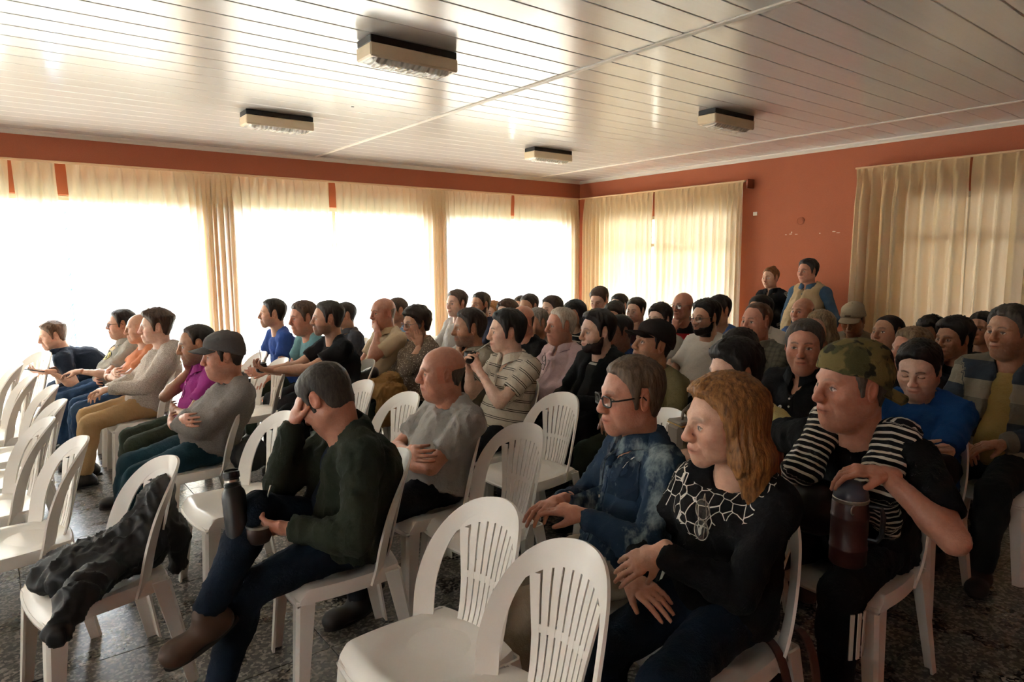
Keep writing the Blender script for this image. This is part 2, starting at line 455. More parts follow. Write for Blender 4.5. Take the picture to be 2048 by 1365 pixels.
# curtains -----------------------------------------------------------
def curtain_mat():
    t = NT('curtain_cloth'); t.t.nodes.remove(t.b); o = t.obj()
    n = t.noise(1., 3, t.stretch(o, (220, 220, 60)))
    c = t.mix(n, hexc('dfc69a'), hexc('d1b482'))
    d = t.n('ShaderNodeBsdfDiffuse'); t.l(c, d.inputs[0])
    tr = t.n('ShaderNodeBsdfTranslucent'); c2 = t.mix(n, hexc('f4efe6'), hexc('efe6d6')); t.l(c2, tr.inputs[0])
    m = t.n('ShaderNodeMixShader'); m.inputs[0].default_value = .42
    t.l(d.outputs[0], m.inputs[1]); t.l(tr.outputs[0], m.inputs[2]); t.l(m.outputs[0], t.out.inputs[0])
    bp = t.n('ShaderNodeBump'); bp.inputs['Strength'].default_value = .15; t.l(n, bp.inputs['Height'])
    for nd in (d, tr): t.l(bp.outputs[0], nd.inputs['Normal'])
    return t.m
M_CURT = curtain_mat()
def curtain(axis, pos, a0, a1, label, wl=.105, amp=.034, dense0=0, dense1=0, z0=.04, z1=2.535, seed=0, swing=0.):
    rs = np.random.RandomState(seed); L = a1-a0
    nx = max(30, int(L/(.0085 if a0 > -3 and pos > 0 else .03))); u = np.linspace(0, 1, nx)
    dens = 1+dense0*np.exp(-((u)/.12)**2)+dense1*np.exp(-((1-u)/.12)**2)
    ph = np.cumsum(dens); ph = (ph-ph[0])/wl*L/nx*2*PI
    nz = 26; v = np.linspace(0, 1, nz)**1.25
    jit = np.interp(u, np.linspace(0, 1, 40), rs.uniform(-1, 1, 40))
    V = np.zeros((nz, nx, 3))
    for i, vv in enumerate(v):
        z = z1-(z1-z0)*vv
        top = math.exp(-vv*26)
        low = min(1, vv*7)
        q = ph+jit*.9*low+.35*low*np.sin(u*9+vv*1.3+seed)
        s = np.sin(q)
        fold = amp*low*(s+.33*np.sin(2*q+.9+jit))*(1+.3*jit*min(1, vv*3))
        pinch = .03*np.exp(-((vv-.035)/.03)**2)*np.power(np.maximum(0, np.cos(q/1.0+.6)), 6)
        off = fold-pinch-.006*top*s
        a = a0+L*u+.012*low*np.cos(q)+swing*vv*vv*(u-.5)*L
        ph0 = pos+off-.03
        V[i, :, 0], V[i, :, 1] = (a, ph0) if axis == 'y' else (ph0, a)
        V[i, :, 2] = z+.004*np.cos(q)*low
    idx = np.arange(nz*nx).reshape(nz, nx)
    F = np.stack([idx[:-1, :-1], idx[1:, :-1], idx[1:, 1:], idx[:-1, 1:]], -1).reshape(-1, 4)
    o = mesh_from('curtain', V.reshape(-1, 3), F, M_CURT)
    return tag(o, label, 'curtain', 'cream pleated curtains')
YW = CY-.11; XW = CX-.11
curtain('y', YW, -5.9, -2.6, 'cream curtain at the far left end of the long window wall', seed=1)
curtain('y', YW, -2.58, .21, 'cream curtain at the left edge of the photo, left of a narrow seam', seed=2, wl=.13)
curtain('y', YW, .235, .56, 'narrow cream curtain just left of the red gap in the curtains', seed=3, wl=.10)
curtain('y', YW, .645, 1.88, 'cream curtain right of the red gap, behind the man in the grey polo', seed=4, dense1=1.2, wl=.115)
curtain('y', YW-.03, 1.86, 2.14, 'gathered thick bunch of cream curtain hiding the first wall pier', seed=5, wl=.05, amp=.045)
curtain('y', YW, 2.12, 3.235, 'cream curtain right of the thick bunch, behind the man in the blue tee', seed=6, wl=.1)
curtain('y', YW, 3.315, 4.70, 'cream curtain between the slim red gap and the second wall pier', seed=7, dense1=1., wl=.1)
curtain('y', YW-.02, 4.66, 4.84, 'gathered bunch of cream curtain hiding the second wall pier', seed=8, wl=.055, amp=.04)
curtain('y', YW, 4.80, 5.98, 'cream curtain right of the second pier, behind the youth in the grey hoodie', seed=9, wl=.095)
curtain('y', YW, 6.03, 7.30, 'cream curtain next to the room corner on the long window wall', seed=10, wl=.1, dense1=1.0)
curtain('x', XW, 6.16, 7.52, 'cream curtain next to the room corner on the red wall', seed=11, wl=.1, dense1=.8)
curtain('x', XW, 4.76, 6.14, 'cream curtain with an orange wall edge to its right, left of the standing pair', seed=12, wl=.1, dense0=.6)
curtain('x', XW-.02, 2.36, 3.40, 'dim cream curtain right of the standing pair, lit by small patches', seed=13, wl=.126, dense1=1.2, amp=.062, swing=.06)
curtain('x', XW-.02, .6, 2.34, 'dim cream curtain at the right edge of the photo', seed=14, wl=.126, amp=.062)
curtain('x', X0+.12, -1.9, 2.45, 'added cream curtain at the stage wall fill window, outside the photo, nearer half', seed=21, z0=.6)  # this and the next are added, softening the fill windows' light
curtain('x', X0+.12, 2.5, 7.0, 'added cream curtain at the stage wall fill window, outside the photo, farther half', seed=22, z0=.6)
M_RAIL = simple('cream_rail', hexc('d8b48c'), .5)
for nm, lo, hi, lab in [('y', X0+.1, CX-.12, 'thin cream curtain rail along the long window wall'), ('x', 4.74, CY-.1, 'thin cream curtain rail over the corner window on the red wall'), ('x', .4, 3.42, 'thin cream curtain rail over the dim right-hand curtains')]:
    b = MB()
    if nm == 'y': b.bbox((lo, YW-.045, 2.537), (hi, YW-.015, 2.556), .004); b.box((lo, YW-.03, 2.55), (hi, CY+.01, 2.556))
    else: b.bbox((XW-.045, lo, 2.537), (XW-.015, hi, 2.556), .004); b.box((XW-.03, lo, 2.55), (CX+.01, hi, 2.556))
    tag(b.build('curtain_rail', M_RAIL), lab, 'rail')

# ceiling lights -------------------------------------------------------
def diffuser_mat():
    t = NT('lamp_plastic'); o = t.obj()
    t.col(t.mix(t.noise(5, 2, o), hexc('e9d8ba'), hexc('dcc6a2'))); t.b.inputs['Roughness'].default_value = .35; return t.m
def prism_mat():
    t = NT('lamp_prism'); o = t.obj(); t.col(hexc('e8e2d6')); t.b.inputs['Roughness'].default_value = .12
    w = t.n('ShaderNodeTexWave'); w.inputs['Scale'].default_value = 9; w.inputs['Distortion'].default_value = 3.5; t.l(o, w.inputs['Vector'])
    t.bump(w.outputs[0], .8, .02); return t.m
M_LB = simple('black_metal', hexc('1c1815'), .45); M_LD = diffuser_mat(); M_LP = prism_mat()
def ceiling_light(x, y, label, first=[]):
    if first:
        o = copy_tree(first[0])
    else:
        o = empty('ceiling_light', (0, 0, 0)); first.append(o)
        MB().bbox((-.28, -.085, -.04), (.28, .085, 0), .004).build('base', M_LB, o)
        b = MB(); b.bbox((-.285, -.09, -.115), (.285, .09, -.04), .008); b.build('housing', M_LD, o)
        nx, ny = 36, 14; V = []; F = []
        for i in range(nx+1):
            for j in range(ny+1):
                X = -.265+.53*i/nx; Y = -.075+.15*j/ny
                e = min(i, nx-i, 3)/3*min(j, ny-j, 3)/3
                V.append((X, Y, -.114-.024*e-.003*math.sin(i*1.7+math.sin(j*.8)*1.5)*e))
        for i in range(nx):
            for j in range(ny):
                q = i*(ny+1)+j; F.append((q, q+1, q+ny+2, q+ny+1))
        mesh_from('diffuser', np.array(V), F, M_LP, o)
    o.location = (x, y, CZ-.003)
    return tag(o, label, 'ceiling light', 'box ceiling lights')
ceiling_light(2.015, 3.53, 'largest box ceiling light, black topped with a rippled glass underside')
ceiling_light(2.015, 5.76, 'box ceiling light over the left rows, above the bunched curtain')
ceiling_light(5.06, 3.47, 'box ceiling light at the right, over the standing pair side')
ceiling_light(5.06, 5.77, 'smallest box ceiling light, nearest the room corner')
# ------------------------------------------------------------------ white stacking chair (local: sits facing +x)
def plastic():
    t = NT('white_plastic'); o = t.obj()
    t.col(t.mix(t.noise(4, 3, o), hexc('eeebe6'), hexc('e4dfd8'))); t.b.inputs['Roughness'].default_value = .3
    t.b.inputs['Specular IOR Level'].default_value = .5; return t.m
M_CH = plastic()
def _sm(x, xs, ys):
    g = np.linspace(xs[0], xs[-1], 400); v = np.interp(g, xs, ys); k = np.ones(61)/61
    v = np.convolve(np.pad(v, 30, mode='reflect', reflect_type='odd'), k, 'valid'); return np.interp(x, g, v)
def back_x(y, z):
    y = np.abs(y)
    return _sm(z, [.38, .46, .56, .68, .86], [-.165, -.20, -.225, -.255, -.31]) + 2.45*y*y
def sheet(b, Y, Z, th):
    """grid (n,m) of y,z mapped on the back surface, given thickness"""
    n, m = Y.shape; e = 1e-3
    X = back_x(Y, Z); gx = (back_x(Y+e, Z)-back_x(Y-e, Z))/(2*e); gz = (back_x(Y, Z+e)-back_x(Y, Z-e))/(2*e)
    N = np.stack([np.ones_like(X), -gx, -gz], -1); N /= np.linalg.norm(N, axis=-1, keepdims=True)
    P = np.stack([X, Y, Z], -1); A = P+N*th/2; B = P-N*th/2
    base = [A.reshape(-1, 3), B.reshape(-1, 3)]; V = np.concatenate(base)
    idx = np.arange(n*m).reshape(n, m); F = []
    for i in range(n-1):
        for j in range(m-1):
            F.append((idx[i, j], idx[i+1, j], idx[i+1, j+1], idx[i, j+1])); F.append(tuple(n*m+q for q in (idx[i, j], idx[i, j+1], idx[i+1, j+1], idx[i+1, j])))
    rim = list(idx[0, :]) + list(idx[1:, -1]) + list(idx[-1, -2::-1]) + list(idx[-2:0:-1, 0])
    k = len(rim)
    for q in range(k):
        a, c = rim[q], rim[(q+1) % k]; F.append((a, c, c+n*m, a+n*m))
    b.add(V, F); return b
_ao = np.array([(.206, .388), (.218, .45), (.225, .51), (.224, .57), (.216, .64), (.200, .70), (.175, .755), (.14, .795), (.10, .818), (.05, .829), (0, .832)])
_t = np.linspace(0, 1, len(_ao)); _tt = np.linspace(0, 1, 28)
_ao = np.stack([np.interp(_tt, _t, _ao[:, 0]), np.interp(_tt, _t, _ao[:, 1])], 1)
def _smooth(a, n=3):
    for _ in range(n):
        c = a.copy(); c[1:-1] = (a[:-2]+2*a[1:-1]+a[2:])/4; a = c
    return a
_ao = _smooth(_ao)
_arch = np.concatenate([_ao, (_ao*[-1, 1])[-2::-1]])
_tan = np.gradient(_arch, axis=0); _tan /= np.linalg.norm(_tan, axis=1, keepdims=True)
_nin = np.stack([-_tan[:, 1], _tan[:, 0]], 1)          # inward normal
_w = np.interp(np.linspace(0, 1, len(_arch)), [0, .25, .5, .75, 1], [.05, .048, .05, .048, .05])
_inner = _arch+_nin*_w[:, None]
def head_z(y): return np.interp(np.abs(y), [0, .05, .1, .14, .16], [.752, .749, .735, .708, .69])
def panel_w(z): return np.interp(z, [.42, .55, .68, .78], [.088, .104, .13, .15])
def make_chair():
    root = empty('stacking_chair', (0, 0, 0))
    # seat
    n = 22; V = []; F = []
    for i in range(n+1):
        for j in range(n+1):
            u = i/n*2-1; v = j/n*2-1
            r = max(abs(u), abs(v)); k = 1-.10*min(1, (abs(u)*abs(v)))**2
            x = .01+.212*u*k; y = (.205+.018*u)*v*k
            rr = math.hypot((x-.0)/.17, y/.165)
            z = .434-.026*(max(0, 1-rr**4) if rr < 1 else 0)
            if u > .75: z -= .05*((u-.75)/.25)**2
            V.append((x, y, z))
    for i in range(n):
        for j in range(n):
            q = i*(n+1)+j; F.append((q, q+n+1, q+n+2, q+1))
    rim = [j for j in range(n+1)] + [i*(n+1)+n for i in range(1, n+1)] + [n*(n+1)+j for j in range(n-1, -1, -1)] + [i*(n+1) for i in range(n-1, 0, -1)]
    m = len(V); k = len(rim)
    for q in rim:
        x, y, z = V[q]; V.append((.01+(x-.01)*1.03, y*1.03, z-.012))
    for q in rim:
        x, y, z = V[q]; V.append((.01+(x-.01)*1.035, y*1.035, .385+(.0 if x < .15 else -.004)))
    for q in rim:
        x, y, z = V[q]; V.append((.01+(x-.01)*1.0, y*1.0, .387))
    for q in rim:
        x, y, z = V[q]; V.append((.01+(x-.01)*.98, y*.98, .422 if x < .15 else .38))
    for L in range(4):
        for q in range(k):
            a, c = (rim[q], rim[(q+1) % k]) if L == 0 else (m+(L-1)*k+q, m+(L-1)*k+(q+1) % k)
            F.append((a, c, m+L*k+(q+1) % k, m+L*k+q))
    F.append(tuple(m+3*k+q for q in range(k)))
    mesh_from('seat', np.array(V), F, M_CH, root, smooth=True, sharp=50)
    # legs: hollow tapered posts, each a mesh of its own
    for sx, sy in ((1, 1), (1, -1), (-1, 1), (-1, -1)):
        tx, ty = (.165*sx+.01, .172*sy); fx, fy = ((.215 if sx > 0 else -.235), .212*sy)
        b = MB(); secs = []
        for kz in range(7):
            t_ = kz/6; z = (.392 if sx > 0 else .425)*(1-t_); cx = tx+(fx-tx)*t_; cy = ty+(fy-ty)*t_; w = .033-.011*t_
            c = .012
            ring = [(cx+sx*w, cy+sy*(w-c)), (cx+sx*(w-c), cy+sy*w), (cx-sx*w, cy+sy*w), (cx-sx*w, cy+sy*(w-.009)), (cx+sx*(w-.012), cy+sy*(w-.009)), (cx+sx*(w-.009), cy+sy*(w-.012)), (cx+sx*(w-.009), cy-sy*w), (cx+sx*w, cy-sy*w)]
            secs.append([(x, y, z) for x, y in ring])
        Vv = [p for s in secs for p in s]; Ff = []
        for q in range(6):
            for r in range(8):
                r2 = (r+1) % 8; f = (q*8+r, q*8+r2, (q+1)*8+r2, (q+1)*8+r); Ff.append(f if sx*sy > 0 else f[::-1])
        Ff.append(tuple(range(8))); Ff.append(tuple(48+r for r in range(8)))
        b.add(Vv, Ff); b.build('leg', M_CH, root)
    # arch of the back
    k = 4; Y = np.zeros((len(_arch), k)); Z = np.zeros_like(Y)
    for j in range(k):
        p = _arch+( _inner-_arch)*(j/(k-1)); Y[:, j], Z[:, j] = p[:, 0], p[:, 1]
    sheet(MB(), Y, Z, .009).build('back_frame', M_CH, root, smooth=True)
    # head plate between arch and slats
    yy = np.linspace(-.148, .148, 25); Y = np.stack([yy]*4, 1)
    top = np.interp(np.abs(yy), [0, .05, .10, .14, .16], [.795, .792, .778, .755, .735])
    Z = np.stack([head_z(yy)+(top-head_z(yy))*q for q in (0, .33, .66, 1)], 1)
    sheet(MB(), Y, Z, .007).build('head_plate', M_CH, root, smooth=True)
    # cross band and slats
    zb = .575; yy = np.linspace(-1, 1, 17)*.106
    sheet(MB(), np.stack([yy, yy*1.02], 1), np.stack([np.full(17, zb-.011), np.full(17, zb+.011)], 1), .006).build('cross_band', M_CH, root, smooth=True)
    ns = 9
    for q in range(ns):
        s0 = -1+2*(q+.11)/ns; s1 = -1+2*(q+.89)/ns
        if q == 0: s0 = -1
        if q == ns-1: s1 = 1
        sm = (s0+s1)/2; zt = head_z(sm*.145)+.004
        zz = np.linspace(.415, zt, 14)
        Y = np.stack([panel_w(zz)*s for s in (s0, sm, s1)], 1); Z = np.stack([zz]*3, 1)
        sheet(MB(), Y, Z, .007).build('slat', M_CH, root, smooth=True)
    return root
CHAIR0 = None; CHAIRS = []
def chair(x, y, rot, label, group='white stacking chairs'):
    """x,y of the seat centre"""
    global CHAIR0
    if CHAIR0 is None: CHAIR0 = c = make_chair()
    else: c = copy_tree(CHAIR0)
    c.location = (x, y, 0); c.rotation_euler = (0, 0, rot)
    CHAIRS.append(c)
    return tag(c, label, 'chair', group)
# ------------------------------------------------------------------ surfaces from distance fields
F32 = np.float32
def smin(a, b, k):
    if k <= 0: return np.minimum(a, b)
    h = np.maximum(k-np.abs(a-b), 0)/k
    return np.minimum(a, b)-h*h*k*.25
def smax(a, b, k): return -smin(-a, -b, k)
_tab = RNG.rand(65536).astype(F32)
def vnoise(p, seed=0):
    i = np.floor(p).astype(np.int64); f = (p-i).astype(F32); u = f*f*(3-2*f)
    r = 0
    for dx in (0, 1):
        for dy in (0, 1):
            for dz in (0, 1):
                h = ((i[..., 0]+dx)*73856093 ^ (i[..., 1]+dy)*19349663 ^ (i[..., 2]+dz)*83492791 ^ (seed*2654435)) & 65535
                w = (u[..., 0] if dx else 1-u[..., 0])*(u[..., 1] if dy else 1-u[..., 1])*(u[..., 2] if dz else 1-u[..., 2])
                r = r+_tab[h]*w
    return r
def sstep(a, b, x):
    t = np.clip((x-a)/(b-a), 0, 1); return t*t*(3-2*t)
def A3(*v): return np.array(v, dtype=float)
def unit(v):
    v = np.asarray(v, float); return v/(np.linalg.norm(v)+1e-9)

def cap(a, b, ra, rb=None, k=.03, w=None, s=1., cut=None, cuta=None, op='+'):
    return dict(t='cap', a=np.asarray(a, float), b=np.asarray(b, float), ra=ra, rb=ra if rb is None else rb, k=k, w=None if w is None else unit(w), s=s, cut=cut, cuta=cuta, op=op)
def ell(c, r, k=.03, R=None, op='+'):
    return dict(t='ell', c=np.asarray(c, float), r=np.asarray(r, float), k=k, R=R, op=op)
def prim_d(p, P):
    if p['t'] == 'cap':
        a, b = p['a'], p['b']; ab = b-a; L2 = ab@ab+1e-9
        pa = P-a.astype(F32); t = np.clip((pa@ab.astype(F32))/F32(L2), 0, 1)
        q = pa-t[..., None]*ab.astype(F32)
        if p['w'] is not None:
            w = p['w'].astype(F32); q = q-w*((q@w)*F32(1-1/p['s']))[..., None]
        d = np.sqrt((q*q).sum(-1))-(p['ra']+(p['rb']-p['ra'])*t)
        if p['cut'] is not None:
            n = unit(p['cut']).astype(F32); d = smax(d, (P-b.astype(F32))@n, .006)
        if p['cuta'] is not None:
            n = unit(p['cuta']).astype(F32); d = smax(d, (P-a.astype(F32))@n, .006)
        return d
    q = P-p['c'].astype(F32)
    if p['R'] is not None: q = q@p['R'].astype(F32)
    r = p['r'].astype(F32); e = q/r; k0 = np.sqrt((e*e).sum(-1)); g = q/(r*r); k1 = np.sqrt((g*g).sum(-1))+1e-6
    return k0*(k0-1)/k1
def prim_box(p, pad):
    if p['t'] == 'cap':
        r = max(p['ra'], p['rb'])*max(1, p['s'])+pad
        return np.minimum(p['a'], p['b'])-r, np.maximum(p['a'], p['b'])+r
    r = p['r'] if p['R'] is None else np.full(3, p['r'].max())
    return p['c']-r-pad, p['c']+r+pad
class Field:
    def __init__(s, lo, hi, res):
        s.lo = np.asarray(lo, float); s.res = res
        s.n = np.maximum(4, np.ceil((np.asarray(hi, float)-s.lo)/res).astype(int)+1)
        s.v = np.full(s.n, .5, F32)
        s.ax = [(s.lo[i]+np.arange(s.n[i])*res).astype(F32) for i in range(3)]
    def sub(s, lo, hi):
        i0 = np.clip(np.floor((lo-s.lo)/s.res).astype(int), 0, s.n); i1 = np.clip(np.ceil((hi-s.lo)/s.res).astype(int)+1, 0, s.n)
        return tuple(slice(a, b) for a, b in zip(i0, i1))
    def pts(s, sl):
        X, Y, Z = np.meshgrid(s.ax[0][sl[0]], s.ax[1][sl[1]], s.ax[2][sl[2]], indexing='ij')
        return np.stack([X, Y, Z], -1)
    def add(s, prims, extra=0.):
        for p in prims:
            pad = p['k']+2.5*s.res+.004+extra
            sl = s.sub(*prim_box(p, pad))
            if any(q.stop <= q.start for q in sl): continue
            d = prim_d(p, s.pts(sl)).astype(F32)
            if p['op'] == '+': s.v[sl] = smin(s.v[sl], d, p['k'])
            else: s.v[sl] = smax(s.v[sl], -d, p['k'])
        return s
    def mesh(s):
        return nets(s.v, s.lo, s.res)
def auto_field(prims, res, pad=.02):
    lo = np.min([prim_box(p, 0)[0] for p in prims if p['op'] == '+'], 0)-pad; hi = np.max([prim_box(p, 0)[1] for p in prims if p['op'] == '+'], 0)+pad
    return Field(lo, hi, res).add(prims)
_corn = [(0, 0, 0), (1, 0, 0), (0, 1, 0), (1, 1, 0), (0, 0, 1), (1, 0, 1), (0, 1, 1), (1, 1, 1)]
_edg = [(0, 1), (2, 3), (4, 5), (6, 7), (0, 2), (1, 3), (4, 6), (5, 7), (0, 4), (1, 5), (2, 6), (3, 7)]
def nets(v, lo, res):
    ins = v < 0; n = v.shape
    c = np.zeros(tuple(q-1 for q in n), np.int8)
    for dx, dy, dz in _corn: c += ins[dx:n[0]-1+dx, dy:n[1]-1+dy, dz:n[2]-1+dz]
    act = (c > 0) & (c < 8); idx = np.argwhere(act)
    if len(idx) == 0: return np.zeros((0, 3), F32), np.zeros((0, 4), np.int32)
    cid = np.full(act.shape, -1, np.int32); cid[act] = np.arange(len(idx))
    cv = np.stack([v[idx[:, 0]+d[0], idx[:, 1]+d[1], idx[:, 2]+d[2]] for d in _corn], 1)
    pos = np.zeros((len(idx), 3), F32); cnt = np.zeros(len(idx), F32); C = np.array(_corn, F32)
    for a, b in _edg:
        va, vb = cv[:, a], cv[:, b]; x = (va < 0) != (vb < 0)
        t = np.where(x, va/np.where(x, va-vb, 1), 0)[:, None]
        pos += np.where(x[:, None], C[a]+(C[b]-C[a])*t, 0); cnt += x
    V = (idx+pos/cnt[:, None])*res+lo
    Q = []
    for ax in range(3):
        o1, o2 = [(1, 2), (2, 0), (0, 1)][ax]
        sl0 = [slice(None)]*3; sl1 = [slice(None)]*3
        sl0[ax] = slice(0, -1); sl1[ax] = slice(1, None)
        a = ins[tuple(sl0)]; b = ins[tuple(sl1)]
        e = np.argwhere(a != b)
        e = e[(e[:, o1] > 0) & (e[:, o2] > 0) & (e[:, o1] < n[o1]-1) & (e[:, o2] < n[o2]-1)]
        if not len(e): continue
        fl = a[e[:, 0], e[:, 1], e[:, 2]]
        def g(d1, d2):
            q = e.copy(); q[:, o1] -= d1; q[:, o2] -= d2; return cid[q[:, 0], q[:, 1], q[:, 2]]
        q = np.stack([g(1, 1), g(0, 1), g(0, 0), g(1, 0)], 1)
        q = np.where(fl[:, None], q, q[:, ::-1]); Q.append(q)
    Q = np.concatenate(Q); Q = Q[(Q >= 0).all(1)]
    return V.astype(F32), Q.astype(np.int32)
def vnormals(V, F):
    N = np.zeros_like(V); a, b, c, d = (V[F[:, i]] for i in range(4))
    n = np.cross(c-a, d-b)
    for i in range(4): np.add.at(N, F[:, i], n)
    return N/(np.linalg.norm(N, axis=1, keepdims=True)+1e-9)
def join(parts):
    Vs, Fs, Cs, o = [], [], [], 0
    for V, F, C in parts:
        Vs.append(V); Fs.append(F+o); Cs.append(np.broadcast_to(C, V.shape)); o += len(V)
    return np.concatenate(Vs), np.concatenate(Fs), np.concatenate(Cs)

# ------------------------------------------------------------------ heads (head space: x forward, y left, z up, centre between crown and chin)
def skull_prims(f, neck):
    jw, ch, fat = f.get('jaw', 1.), f.get('chin', 1.), f.get('fat', 0.)
    P = [ell((-.014, 0, .032), (.098, .077, .086), 0), ell((.032, 0, .0), (.06, .064, .09), .03)]
    for s in (1, -1):
        P += [cap((-.005, s*.052*jw, -.055), (.062, s*.017*jw, -.096), .024+.008*fat, .018, .03), ell((.04, s*.04, -.045), (.04, .026+.008*fat, .045), .03)]
    P += [ell((.072, 0, -.097), (.022, .024*jw, .02*ch), .022)]
    P += [cap((-.03, 0, -.05), neck, f.get('neck', .056), f.get('neck', .056)*1.08, .035)]
    if fat > .3: P += [ell((.035, 0, -.115), (.045, .045, .025), .03)]
    return P
def face_prims(f):
    nz = f.get('nose', 1.); P = []
    for s in (1, -1):
        P += [ell((.055, s*.043, -.02), (.03, .024, .022), .025)]            # cheekbone
        P += [cap((.088, s*.012, .024), (.076, s*.044, .026), .011, .009, .014)]   # brow
        P += [ell((.094, s*.033, .004), (.018, .017, .012), .014, op='-')]     # socket
        P += [ell((.0775, s*.0325, .003), (.0135, .0155, .0115), .006)]          # lidded eye
        P += [ell((.101, s*.0135, -.032), (.011, .009, .009), .006)]           # nostril wing
        ag = f.get('age', .6)
        if ag: P += [cap((.1, s*.021, -.036), (.088, s*.036, -.068), .0026*ag, .0034*ag, .012, op='-')]   # cheek fold
        R = np.array(Matrix.Rotation(s*.28, 3, 'Z') @ Matrix.Rotation(-.2, 3, 'Y'))
        P += [ell((-.008, s*.081, -.002), (.021, .008, .033), .006, R=R), ell((-.002, s*.088, .002), (.011, .006, .02), .005, R=R, op='-')]
    P += [cap((.092, 0, .02), (.113+.006*(nz-1), 0, -.026), .0085, .0115*nz, .012)]
    P += [ell((.112, 0, -.03), (.0115*nz, .0118, .0105), .008)]
    P += [ell((.09, 0, -.06), (.016, .026, .014), .018), cap((.0955, .012, -.0595), (.0955, -.012, -.0595), .0062, .0062, .006, w=(0, 0, 1), s=.8), cap((.086, .02, -.062), (.086, -.02, -.062), .006, .006, .008)]
    P += [cap((.0935, .009, -.0705), (.0935, -.009, -.0705), .0075, .0075, .007)]
    P += [cap((.106, .02, -.0645), (.106, -.02, -.0645), .0032, .0032, .005, op='-')] if 0 else []
    P += [ell((.082, 0, -.083), (.012, .022, .012), .02)]
    return P
def head_colors(V, f, skin):
    x, y, z = V[:, 0], V[:, 1], V[:, 2]; ay = np.abs(y)
    c = np.tile(np.asarray(skin, F32), (len(V), 1))
    def blend(m, col, a=1.):
        m = (np.clip(m, 0, 1)*a)[:, None]; np.copyto(c, c*(1-m)+np.asarray(col, F32)*m)
    sk = np.asarray(skin)
    red = sk*[1.05, .78, .72]
    blend(np.exp(-(((ay-.045)/.022)**2+((z+.025)/.03)**2))*(x > .02), red, .6)
    blend(np.exp(-((y/.018)**2+((z+.03)/.02)**2))*(x > .09), red, .7)
    blend((ay > .07)*(np.abs(z) < .04)*(np.abs(x) < .04)*1., red, .6)
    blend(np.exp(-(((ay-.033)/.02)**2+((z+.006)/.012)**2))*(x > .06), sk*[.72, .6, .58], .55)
    # beard shadow
    st = f.get('stubble', 0.)
    if st:
        m = sstep(-.03, -.05, z)*sstep(-.02, .005, x)*(1-np.exp(-((y/.026)**2+((z+.065)/.011)**2))*(x > .08))*sstep(-.15, -.125, z)
        m = np.maximum(m, np.exp(-((y/.022)**2+((z+.05)/.006)**2))*(x > .085))
        blend(m, f.get('stubcol', (.09, .06, .045)), st)
    blend(np.exp(-(((y)/.023)**4+((z+.065)/.0105)**4))*(x > .08), sk*[.86, .52, .48], .85 if not f.get('woman') else 1.)
    blend(np.exp(-((y/.024)**4+((z+.0645)/.0026)**2))*(x > .075), sk*[.26, .14, .13], 1.)
    # brows
    bc = f.get('browcol', (.05, .035, .025))
    zb = .0265+.004*np.sin(np.clip((ay-.012)/.035, 0, 1)*PI)
    blend(np.exp(-((z-zb)/.0042)**4)*sstep(.010, .015, ay)*sstep(.052, .044, ay)*(x > .05), bc, f.get('brow', .8))
    # eyes
    for s in (1, -1):
        e = (y-s*.0325)/.0145; inside = (np.abs(e) < 1)*(x > .06)
        hgt = .0062*(1-e*e)
        zc = z-.0025
        if not f.get('closed'):
            blend(inside*(np.abs(zc) < hgt)*1., (.62, .56, .5))
            gy = s*.0325+f.get('gaze', 0.)*.006
            blend(inside*(np.abs(zc) < hgt)*(((y-gy)**2+(zc-.0005)**2) < .0062**2), f.get('eye', (.03, .018, .012)))
            blend(inside*(np.abs(zc-hgt) < .0018)*1., (.03, .02, .016), .95)
            blend(inside*(np.abs(zc-hgt-.0055) < .0014)*1., sk*.5, .5)
        else:
            blend(inside*(np.abs(zc+hgt*.7) < .0022)*1., (.04, .025, .02), .95)
    # nostrils
    blend(np.exp(-(((ay-.0085)/.005)**2+((z+.0415)/.0035)**2))*(x > .095), sk*.18, .9)
    n = vnoise(V*60, 3); c *= (1-.12*(n-.5))[:, None]
    # bald crown kept slightly freckled, old skin mottled
    return c
def hair_mask(P, h):
    x, y, z = P[..., 0], P[..., 1], P[..., 2]; ay = np.abs(y)
    st = h['style']; rec = h.get('recede', 0.)
    hl = h.get('line', 0.)
    L = np.interp(x, [-.10, -.07, -.040, -.030, -.022, .006, .012, .026, .037, .05, .068, .09, .11],
                     [-.07, -.075, -.055, -.02, .034, .034, -.024+h.get('burn', 0), -.024+h.get('burn', 0), .026, .055, .073, .083, .087])
    L = L+hl+.016*(vnoise(P*55, 77)-.5)+rec*np.interp(x, [-.02, .03, .07], [0, .02, .045])*(.5+sstep(.012, .05, ay))
    m = sstep(-.004, .010+.014*sstep(.03, .06, x), z-L)
    if st in ('bald', 'fringe'):
        U = h.get('upper', .05)
        m = m*sstep(.022, -.016, z-(U-.03*sstep(-.06, .03, x)))*sstep(.03, -.02, x)
    h['_edge'] = .4+.6*sstep(.0, .05, z-L)
    if h.get('crown'):
        m = m*(1-h['crown']*np.exp(-(((x+.035)/.045)**2+(y/.045)**2))*(z > .06))
    return m
def head_mesh(f, neck, res):
    lo, hi = A3(-.135, -.115, min(-.15, neck[2]-.01)), A3(.14, .115, .14)
    lo[0] = min(lo[0], neck[0]-.07)
    F = Field(lo, hi, res).add(skull_prims(f, neck)).add(face_prims(f))
    # stop the neck flat
    return F.mesh()
